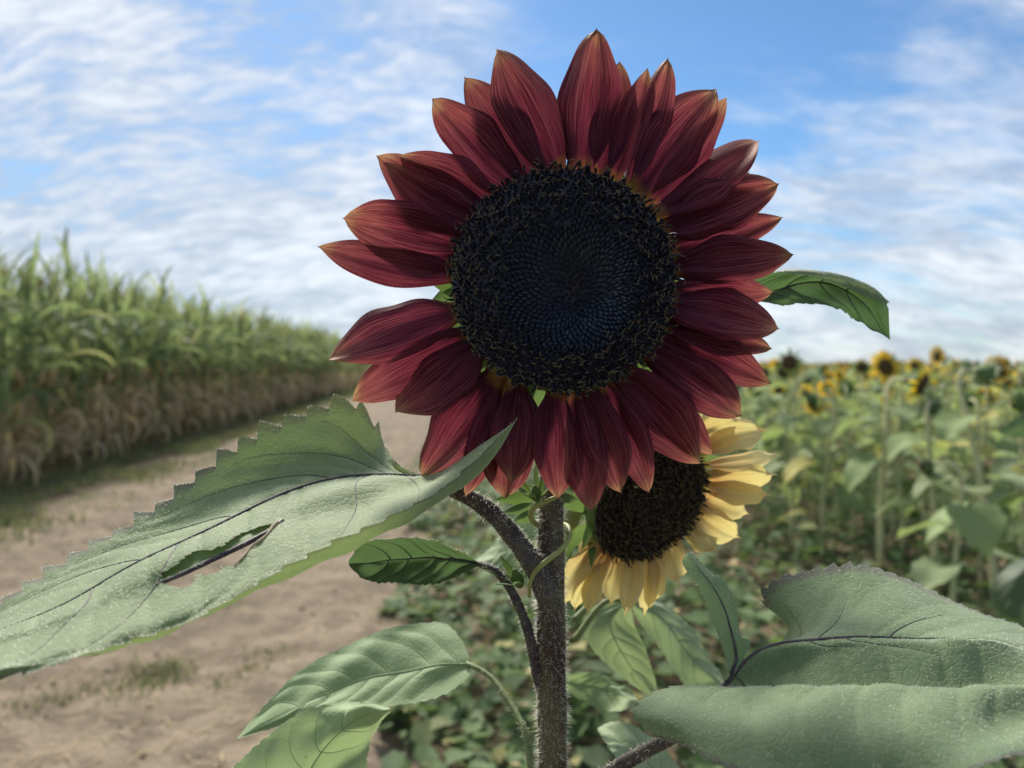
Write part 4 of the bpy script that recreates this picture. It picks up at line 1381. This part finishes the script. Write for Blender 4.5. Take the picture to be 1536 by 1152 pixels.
for (u0, v1, u1) in [(0.17, 0.03, 0.24), (0.24, 0.08, 0.34), (0.40, 0.08, 0.55), (0.03, 0.80, 0.10), (0.30, 0.40, 0.50), (0.22, 0.34, 0.30)]:
    q_ = np.linspace(0, 1, 24)
    vr_.append(np.stack([u0 + (u1 - u0) * (0.35 * q_ + 0.65 * q_ ** 1.7), vmr + (v1 - vmr) * q_ ** 0.8], -1))
gR, vr_ = leaf_surface([q0, q1, q2, q3, q4, q5, q6, q7, q8], 420, 110, vmr, teeth=36, amp=0.0034, tooth_start=(0.70, 1.0), groove=0.0004, quilt=0.0004, wave=0.0013, seed=33, vein_list=vr_, extra_veins=side_veins(vmr, 8, 0.24, 0.0, 0.9, seed=78), saw_from=0.0)
leafR = leaf_part('leaf', red, org, gR, M['leaf'], vr_, M['vein'], 0.0012, 0.00032)
leafR['label'] = 'broad felted leaf reaching past the right edge, bitten at its base'
hairs_surface(leafR, org, gR, 11000, 0.0009, 0.00007, margin=1500)
gl = patch([D([(1094, 1014), (1089, 988), (1077, 953), (1065, 922), (1047, 880), (1024, 846), (1030, 830)], [0.334, 0.352]), D([(1097, 1010), (1104, 985), (1094, 940), (1084, 910), (1066, 878), (1044, 850), (1034, 829)], [0.334, 0.356]),
            D([(1100, 1012), (1126, 966), (1112, 955), (1108, 938), (1104, 912), (1088, 874), (1062, 854), (1038, 828)], [0.334, 0.360])], 120, 20)
lobe = leaf_part('leaf_lobe', leafR, org, gl, M['leaf'], [np.stack([np.linspace(0, 0.9, 30), np.linspace(0.5, 0.55, 30)], -1)], M['vein'], 0.0008)
lobe['label'] = 'narrow strip left of the bitten leaf lobe'
hairs_surface(lobe, org, gl, 500, 0.0008, 0.00007, margin=250)
stalk('petiole', leafR, org, D([(1092, 1027), (1060, 1062), (1020, 1098), (970, 1126), (918, 1156), (870, 1200), (840, 1270)], [0.334, 0.332, 0.334, 0.340, 0.346, 0.356, 0.368]), [0.0016, 0.0028, 0.0032, 0.0034, 0.004], M['petiole'], 14, 40, 900, 0.0022)

# ---- smaller leaves of the red sunflower
g3, v3 = leaf_surface([D([(722, 845), (690, 826), (640, 811), (590, 806), (550, 815), (524, 838)], [0.376, 0.372, 0.366]), D([(722, 846), (680, 832), (620, 824), (560, 826), (523, 843)], [0.377, 0.377, 0.370]),
                       D([(722, 846), (680, 838), (620, 839), (560, 843), (523, 846)], [0.378, 0.381, 0.372]), D([(722, 847), (685, 850), (630, 858), (565, 858), (525, 850)], [0.377, 0.378, 0.370]),
                       D([(722, 848), (690, 862), (640, 876), (590, 873), (550, 870), (530, 856)], [0.376, 0.373, 0.366])], 150, 44, 0.5, 5, 20, 0.0010, sweep=0.3, seed=5, quilt=0.0006)
lf = leaf_part('leaf', red, org, g3, M['leaf_under'], v3, M['vein'], 0.0007, 0.00035)
lf['label'] = 'small leaf showing its bright green underside and dark veins'
hairs_surface(lf, org, g3, 300, 0.0009, 0.00006, margin=900)
stalk('petiole', lf, org, D([(718, 845), (745, 858), (768, 888), (785, 925), (797, 965), (806, 1010), (818, 1050)], [0.377, 0.372, 0.369, 0.368, 0.368, 0.369, 0.372]), [0.0016, 0.0022, 0.0026, 0.0030], M['petiole'], 12, 40, 500, 0.0018)

g6, v6 = leaf_surface([D([(1080, 428), (1150, 412), (1200, 406), (1260, 414), (1310, 434), (1333, 462)], [0.395, 0.398]), D([(1070, 445), (1150, 425), (1200, 415), (1250, 417), (1300, 442), (1334, 490)], [0.398, 0.396]),
                       D([(1070, 455), (1150, 440), (1200, 425), (1250, 425), (1292, 452), (1335, 508)], [0.400, 0.396]), D([(1080, 465), (1145, 448), (1195, 440), (1240, 444), (1288, 468), (1335, 509)], [0.397, 0.393]),
                       D([(1090, 472), (1140, 455), (1190, 453), (1225, 459), (1265, 463), (1292, 482), (1335, 510)], [0.394, 0.390])], 160, 44, 0.5, 5, 20, 0.0007, sweep=0.3, seed=8, quilt=0.0006)
lf = leaf_part('leaf', red, org, g6, M['leaf_under'], v6, M['vein'], 0.0008, 0.00035)
lf['label'] = 'drooping green leaf behind the petals on the right, against the sky'
gf = patch([D([(1165, 408), (1205, 412), (1250, 424), (1290, 440), (1330, 458)], 0.3915), D([(1160, 407), (1205, 407), (1255, 416), (1300, 430), (1333, 452)], 0.3925), D([(1155, 409), (1200, 404), (1262, 412), (1310, 431), (1335, 456)], 0.3955)], 90, 12)
fd = leaf_part('leaf_fold', lf, org, gf, M['leaf'])
hairs_surface(fd, org, gf, 700, 0.0008, 0.00006, margin=300)
stalk('petiole', lf, org, D([(1090, 452), (1000, 470), (920, 560), (860, 660), (832, 720)], [0.400, 0.405, 0.402, 0.396, 0.384]), [0.0016, 0.0026, 0.0030], M['petiole'], 10, 30)

g4, v4 = leaf_surface([D([(706, 990), (692, 962), (662, 935), (600, 940), (540, 960), (480, 990), (420, 1035), (357, 1107)], [0.44, 0.475, 0.46, 0.44]), D([(706, 993), (680, 975), (640, 965), (590, 972), (530, 992), (470, 1020), (415, 1055), (357, 1107)], [0.44, 0.462, 0.445, 0.438]),
                       D([(706, 996), (640, 1000), (560, 1015), (480, 1042), (420, 1075), (357, 1107)], [0.44, 0.445, 0.43, 0.436]), D([(706, 998), (680, 1006), (620, 1022), (550, 1038), (480, 1056), (425, 1080), (357, 1107)], [0.44, 0.436, 0.426, 0.436]),
                       D([(706, 1000), (702, 1016), (662, 1042), (590, 1058), (500, 1071), (430, 1087), (357, 1108)], [0.438, 0.425, 0.420, 0.434])], 170, 50, 0.5, 6, 24, 0.0010, sweep=0.26, seed=12, quilt=0.0005, groove=0.0004, wave=0.0007)
lf = leaf_part('leaf', red, org, g4, M['leaf_pale'], v4, M['vein_light'], 0.0007, 0.0003)
lf['label'] = 'pale pointed leaf over the dirt track, below the torn leaf'
hairs_surface(lf, org, g4, 1500, 0.0007, 0.00006, margin=500)
stalk('petiole', lf, org, D([(700, 995), (735, 1015), (765, 1055), (788, 1100), (797, 1150), (810, 1240), (828, 1340)], [0.44, 0.43, 0.415, 0.40, 0.39, 0.38, 0.374]), [0.0014, 0.0019, 0.0024, 0.003], M['petiole_green'], 10, 36, 350, 0.0015)

g5, v5 = leaf_surface([D([(318, 1250), (335, 1175), (398, 1108), (450, 1076), (505, 1056), (548, 1050), (584, 1062)], [0.41, 0.40]), D([(390, 1255), (410, 1165), (445, 1112), (490, 1080), (535, 1062), (584, 1063)], [0.405, 0.39]),
                       D([(440, 1260), (455, 1180), (485, 1124), (520, 1090), (552, 1073), (584, 1064)], [0.40, 0.385]), D([(495, 1260), (505, 1180), (525, 1125), (545, 1095), (562, 1078), (584, 1065)], [0.405, 0.39]),
                       D([(545, 1255), (546, 1160), (553, 1120), (566, 1092), (586, 1066)], [0.415, 0.40])], 130, 46, 0.5, 5, 22, 0.0012, sweep=0.26, seed=14, quilt=0.0009, groove=0.0006, wave=0.0010)
lf = leaf_part('leaf', red, org, g5, M['leaf_pale'], v5, M['vein_light'], 0.0006, 0.00028)
lf['label'] = 'yellowish green leaf cut by the bottom edge at left'
hairs_surface(lf, org, g5, 900, 0.0008, 0.00006, margin=700)
stalk('petiole', lf, org, D([(440, 1255), (520, 1300), (640, 1330), (760, 1360), (826, 1420)], [0.40, 0.395, 0.385, 0.378, 0.373]), [0.0016, 0.0024, 0.003], M['petiole_green'], 10, 30)


# ---- side buds
def bud(parent, org, c, up, size, nseg=9, open_=0.5, name='bud'):
    up = np.asarray(up, float) / np.linalg.norm(up)
    a, b_, _ = frame(up)
    q_ = np.linspace(0, 1, 7)
    V, Fs, uv_, _ = tube(c + up * (q_ * size * 0.8)[:, None], size * 0.22 * np.sin(0.4 + 2.5 * q_) + size * 0.02, 10)
    o = ob(name, mesh(name, V - org, Fs, uv=uv_, mats=[M['green']]), parent)
    for k in range(nseg):
        an = k / nseg * 6.283 + 0.3 * RS.randn()
        rd_ = a * math.cos(an) + b_ * math.sin(an)
        tn = -a * math.sin(an) + b_ * math.cos(an)
        d = up * (0.9 + 0.2 * RS.rand()) + rd_ * open_
        d /= np.linalg.norm(d)
        bract('sepal', o, org, c + up * size * 0.25 + rd_ * size * 0.26, d, tn, size * (0.8 + 0.5 * RS.rand()), size * 0.26, rd_, M['green'], curl=0.35)
    return o


bud(red, org, P(806, 752, 0.368), P(800, 715, 0.362) - P(806, 752, 0.368), 0.011, open_=0.55)
bud(red, org, P(781, 880, 0.372), P(766, 842, 0.366) - P(781, 880, 0.372), 0.013, open_=0.6)
for (bx, by, tx, ty, wd, dz) in [(800, 745, 742, 752, 20, 0.0), (796, 760, 756, 770, 16, -0.004), (800, 770, 770, 785, 18, -0.006), (835, 745, 870, 752, 16, 0.004)]:
    c0, c1 = P(bx, by, 0.372), P(tx, ty, 0.372 + dz)
    d = c1 - c0
    L = np.linalg.norm(d)
    bract('small_leaf', red, org, c0, d / L, np.cross(d / L, FWD), L, wd / F * 0.37, FWD, M['green'], curl=0.2, n=10)

# ---- a bindweed tendril twined round the stem
tend = D([(838, 744), (820, 752), (800, 762), (797, 778), (812, 790)], [0.365, 0.362, 0.360, 0.366, 0.380]) + \
       D([(838, 786), (852, 790), (854, 806), (842, 824), (822, 840), (804, 856), (795, 876), (794, 896)], [0.386, 0.376, 0.366, 0.361, 0.359, 0.360, 0.362, 0.364])
q = resample(tend, 70)
V, Fs, uv, _ = tube(PA(q), 0.0013 * np.interp(np.linspace(0, 1, 70), [0, 0.1, 0.8, 1], [0.7, 1, 1, 0.6]), 8)
tb = P(794, 896, 0.364)
o = ob('vine_tendril', mesh('vine_tendril', V - tb, Fs, uv=uv, mats=[M['tendril']]), None, Vector(tb))
tag(o, 'thin yellow green vine tendril twined round the hairy sunflower stem', 'vine')

# ------------------------------------------------------------------ the yellow sunflower behind
yroot = P(831, 2300, 0.55)
yroot[2] = -0.03
yel = empty('yellow_sunflower', yroot, 'yellow sunflower with large brown disc, half hidden behind the red bloom', 'sunflower')
org = yroot
YC = P(972, 750, 0.430)
yn = np.array([0.42, -0.80, -0.34]); yn /= np.linalg.norm(yn)
yn = yn[0] * RIGHT - yn[1] * (-FWD) + yn[2] * UP if False else yn
yx, yy, yz = frame(yn)
YR = 0.0362
yprof = lambda r: 0.05 + 0.16 * np.cos(np.clip(r, 0, 1) * 1.35)
th = np.arange(40) / 40 * 2 * math.pi
Vd = [YC + YR * (r * np.cos(th)[:, None] * yx + r * np.sin(th)[:, None] * yy + yprof(r) * yz) for r in np.maximum(np.linspace(0, 1, 12), 0.01)]
Vd += [YC + YR * (r * np.cos(th)[:, None] * yx + r * np.sin(th)[:, None] * yy + z * yz) for r, z in ((1.04, -0.08), (1.0, -0.25), (0.8, -0.45), (0.4, -0.62), (0.12, -0.7))]
yhead = ob('flower_head', mesh('flower_head', np.concatenate(Vd) - org, grid_faces(len(Vd), 40, True), mats=[M['floret_y'], M['green']], mi=np.repeat([0] * 11 + [1] * (len(Vd) - 12), 40)), yel)
floret_field(yhead, org, YC, yx, yy, yz, YR, 900, yprof, 0.0, [M['floret_y'], M['floret_y'], M['anther_y']], (0, 0), 9, 0.8, 1.3)
yp = [  # base, tip, width, base depth, tip depth, bend, curl
    ((1058, 668), (1142, 652), 58, .425, .425, -14, -.2), ((1050, 650), (1104, 634), 46, .43, .42, -8, -.5), ((1062, 690), (1157, 687), 30, .424, .43, 5, .1), ((1064, 708), (1151, 716), 44, .424, .43, 4, .1),
    ((1060, 722), (1148, 744), 40, .424, .435, 8, .1), ((1052, 745), (1120, 772), 46, .423, .43, -4, .1), ((1046, 757), (1106, 806), 52, .423, .432, 10, .15), ((1030, 776), (1072, 826), 44, .422, .435, 4, .2),
    ((1010, 796), (1012, 868), 50, .421, .428, 6, .1), ((996, 806), (982, 866), 46, .423, .438, 4, .1), ((978, 815), (974, 900), 42, .421, .425, -8, .1), ((962, 822), (966, 914), 38, .420, .420, -12, .0),
    ((944, 826), (938, 920), 36, .421, .418, -10, -.1), ((928, 828), (918, 905), 40, .423, .43, 4, .1), ((914, 826), (888, 908), 36, .424, .425, 10, .0), ((902, 818), (850, 902), 40, .427, .420, 20, -.1),
    ((910, 822), (868, 906), 34, .428, .43, 14, .0), ((898, 790), (872, 862), 30, .432, .44, 8, .0), ((930, 720), (905, 700), 40, .44, .45, 3, .0), ((960, 700), (990, 690), 40, .43, .42, 0, .2),
    ((985, 690), (950, 735), 44, .43, .405, 5, .0), ((1020, 672), (1050, 620), 40, .435, .44, 0, .1), ((990, 676), (1000, 610), 44, .44, .45, 0, .1), ((940, 710), (900, 660), 44, .44, .455, 0, .1),
]
for k, (b, t_, W, db, dt, bend, curl) in enumerate(yp):
    rs = np.random.RandomState(300 + k)
    b = np.array([978, 752.0]) + (np.array(b) - np.array([978, 752.0])) * 0.88
    t_ = np.array([972, 750.0]) + (np.array(t_) - np.array([972, 750.0])) * (1.04 + 0.08 * rs.rand())
    ray = P(b[0], b[1], 1.0) - CAM
    pd_ = ((YC - yz * 0.001 - CAM) @ yz) / (ray @ yz)          # where the sight line meets the rim's plane
    if k != 20:
        dt = pd_ + (dt - db) + 0.004
        db = pd_ - 0.001
    petal('petal', yhead, org, b, t_, W * 0.90, M['petal_yellow'], db + 0.002, dt + 0.006 * rs.randn(), bend * 1.3, cup=0.42 * (1 if rs.rand() < 0.5 else -1) + 0.15 * rs.randn(), curl=curl + 0.25 * rs.randn(), twist=0.45 * rs.randn(),
          seed=300 + k, ridge=0.13, belly=0.55, notch=0.16, bw=0.5, tipx=0.62, edge=0.09)
for k in range(20):
    an = k / 20 * 2 * math.pi + 0.15 * RS.randn()
    rad = math.cos(an) * yx + math.sin(an) * yy
    tan_ = -math.sin(an) * yx + math.cos(an) * yy
    bract('bract', yhead, org, YC + YR * (0.92 * rad) - yz * 0.006, rad * 0.8 - yz * 0.5, tan_, 0.022 + 0.012 * RS.rand(), 0.011, -yz if k % 3 else yz, M['green'], curl=0.5 + 0.4 * RS.rand())
for (bx, by, tx, ty, wd, d0, d1) in [(892, 780, 872, 822, 16, .42, .41), (905, 760, 872, 770, 18, .425, .42), (890, 800, 886, 850, 16, .43, .42), (880, 750, 905, 745, 20, .43, .42)]:
    c0, c1 = P(bx, by, d0), P(tx, ty, d1)
    d = c1 - c0
    L = np.linalg.norm(d)
    bract('bract', yhead, org, c0, d / L, np.cross(d / L, FWD), L, wd / F * 0.42, FWD, M['green'], curl=-0.2, n=10)
q = resample(D([(945, 735), (905, 728), (868, 750), (846, 830), (836, 920), (832, 1020), (831, 1160), (831, 1400)], [0.465, 0.485, 0.50, 0.515, 0.525, 0.535, 0.545, 0.55]), 40)
pts = np.concatenate([PA(q), [P(831, 1400, 0.55) * (1 - k) + (yroot + [0, 0, -0.02]) * k for k in np.linspace(0.08, 1, 12)]])
V, Fs, uv, _ = tube(pts, np.linspace(0.0050, 0.0075, len(pts)), 12)
ob('stem', mesh('stem', V - org, Fs, uv=uv, mats=[M['petiole_green']]), yel)


def simple_leaf(parent, org, rails, ds, mat, seed, label, pet=None, vmat='vein_light', teeth=18, amp=0.0012):
    rl = [D(r, d) for r, d in zip(rails, ds)]
    g_, v_ = leaf_surface(rl, 110, 34, 0.5, 5, teeth, amp, sweep=0.26, seed=seed, quilt=0.0006, groove=0.0004, wave=0.0008)
    o = leaf_part('leaf', parent, org, g_, mat, v_, M[vmat], 0.0007, 0.0003)
    o['label'] = label
    if pet:
        stalk('petiole', o, org, pet, [0.0016, 0.002, 0.0026], M['petiole_green'], 8, 24)
    return o


simple_leaf(yel, org, [[(938, 900), (884, 912), (876, 945), (900, 985), (940, 1020), (985, 1047)], [(940, 900), (915, 930), (925, 965), (950, 1005), (985, 1046)], [(942, 900), (950, 935), (968, 970), (978, 1010), (986, 1045)]],
            [(.55, .57), (.55, .54, .56), (.55, .58)], M['leaf_pale'], 41, 'drooping pale leaf hanging under the yellow petals', D([(938, 900), (905, 890), (862, 930)], [.55, .54, .528]))
simple_leaf(yel, org, [[(942, 902), (962, 935), (985, 965), (1008, 1000), (1040, 1036), (1086, 1030)], [(944, 900), (985, 920), (1020, 960), (1050, 1000), (1086, 1028)], [(945, 899), (980, 900), (1020, 925), (1055, 972), (1087, 1024)]],
            [(.54, .55), (.54, .56, .55), (.54, .58, .56)], M['leaf_pale'], 42, 'long grey green leaf slanting down right below the yellow bloom', D([(943, 901), (905, 905), (862, 960)], [.54, .54, .530]))
simple_leaf(yel, org, [[(850, 1012), (895, 1010), (930, 1026), (957, 1050)], [(850, 1024), (895, 1030), (930, 1042), (957, 1051)], [(850, 1036), (890, 1058), (925, 1068), (957, 1054)]],
            [(.56, .58), (.56, .56), (.56, .53)], M['leaf_pale'], 43, 'pale leaf just right of the hairy stem near the bottom')
simple_leaf(yel, org, [[(1040, 1180), (1005, 1135), (965, 1098), (930, 1083), (897, 1092)], [(1000, 1190), (970, 1140), (940, 1112), (915, 1100), (897, 1094)], [(960, 1195), (935, 1150), (918, 1125), (905, 1110), (897, 1096)]],
            [(.50, .52), (.49, .51), (.48, .50)], M['leaf_pale'], 44, 'pale leaf cut by the bottom edge between the stem and the broad leaf', D([(1000, 1190), (950, 1230), (872, 1260)], [.49, .52, .546]))
simple_leaf(yel, org, [[(815, 770), (780, 768), (752, 795), (735, 822), (712, 842)], [(820, 805), (785, 808), (758, 824), (735, 836), (712, 844)], [(820, 850), (785, 852), (755, 852), (732, 850), (712, 846)]],
            [(.55, .57), (.54, .55), (.53, .54)], M['leaf_pale'], 45, 'pale leaf glimpsed left of the stem between the petioles', D([(812, 805), (835, 820), (858, 850)], [.545, .53, .518]))

# ---- single leaves of neighbours entering at the right edge
e = empty('sunflower_plant', at_depth(1600, 1.9), 'sunflower beyond the right edge with one big green leaf hanging in view', 'sunflower')
org = np.array(e.location)
simple_leaf(e, org, [[(1545, 835), (1510, 850), (1490, 885), (1500, 925), (1535, 945)], [(1560, 838), (1540, 860), (1530, 890), (1532, 920), (1540, 945)], [(1580, 845), (1580, 870), (1575, 900), (1560, 930), (1545, 945)]],
            [(1.75, 1.7), (1.7, 1.66), (1.75, 1.7)], M['leaf_under'], 51, 'green leaf hanging at the right edge', D([(1555, 838), (1575, 820), (1600, 860)], [1.72, 1.8, 1.9]), amp=0.004)
simple_leaf(e, org, [[(1580, 605), (1545, 618), (1520, 630), (1498, 648)], [(1585, 622), (1550, 632), (1520, 640), (1498, 649)], [(1590, 650), (1555, 658), (1525, 655), (1498, 650)]],
            [(1.5, 1.45), (1.48, 1.45), (1.5, 1.45)], M['leaf_under'], 52, 'dark green leaf at the right edge below the skyline', D([(1585, 622), (1598, 630), (1604, 680)], [1.5, 1.7, 1.88]), amp=0.003)
V, Fs, uv, _ = tube(np.array([org + [0, 0, -0.01], org + [0.005, 0, 0.5], org + [0.0, 0.01, 1.0], org + [0.01, 0, 1.3]]), [0.013, 0.012, 0.010, 0.006], 8)
ob('stem', mesh('stem', V - org, Fs, uv=uv, mats=[M['stem_field']]), e)
# a fallen yellow leaf
g_ = G(1465, 905)
yl = bract('yellow_leaf', None, g_ + [0, 0, 0.30], g_ + [0, 0, 0.30], np.array([0.75, 0.1, 0.62]), np.array([-0.5, 0.7, 0.4]), 0.11, 0.05, np.array([0, -1.0, 0.2]), M['petal_field'])
yl.location = Vector(g_ + [0, 0, 0.30])
tag(yl, 'small bright yellow leaf lying on the weeds at right', 'leaf')
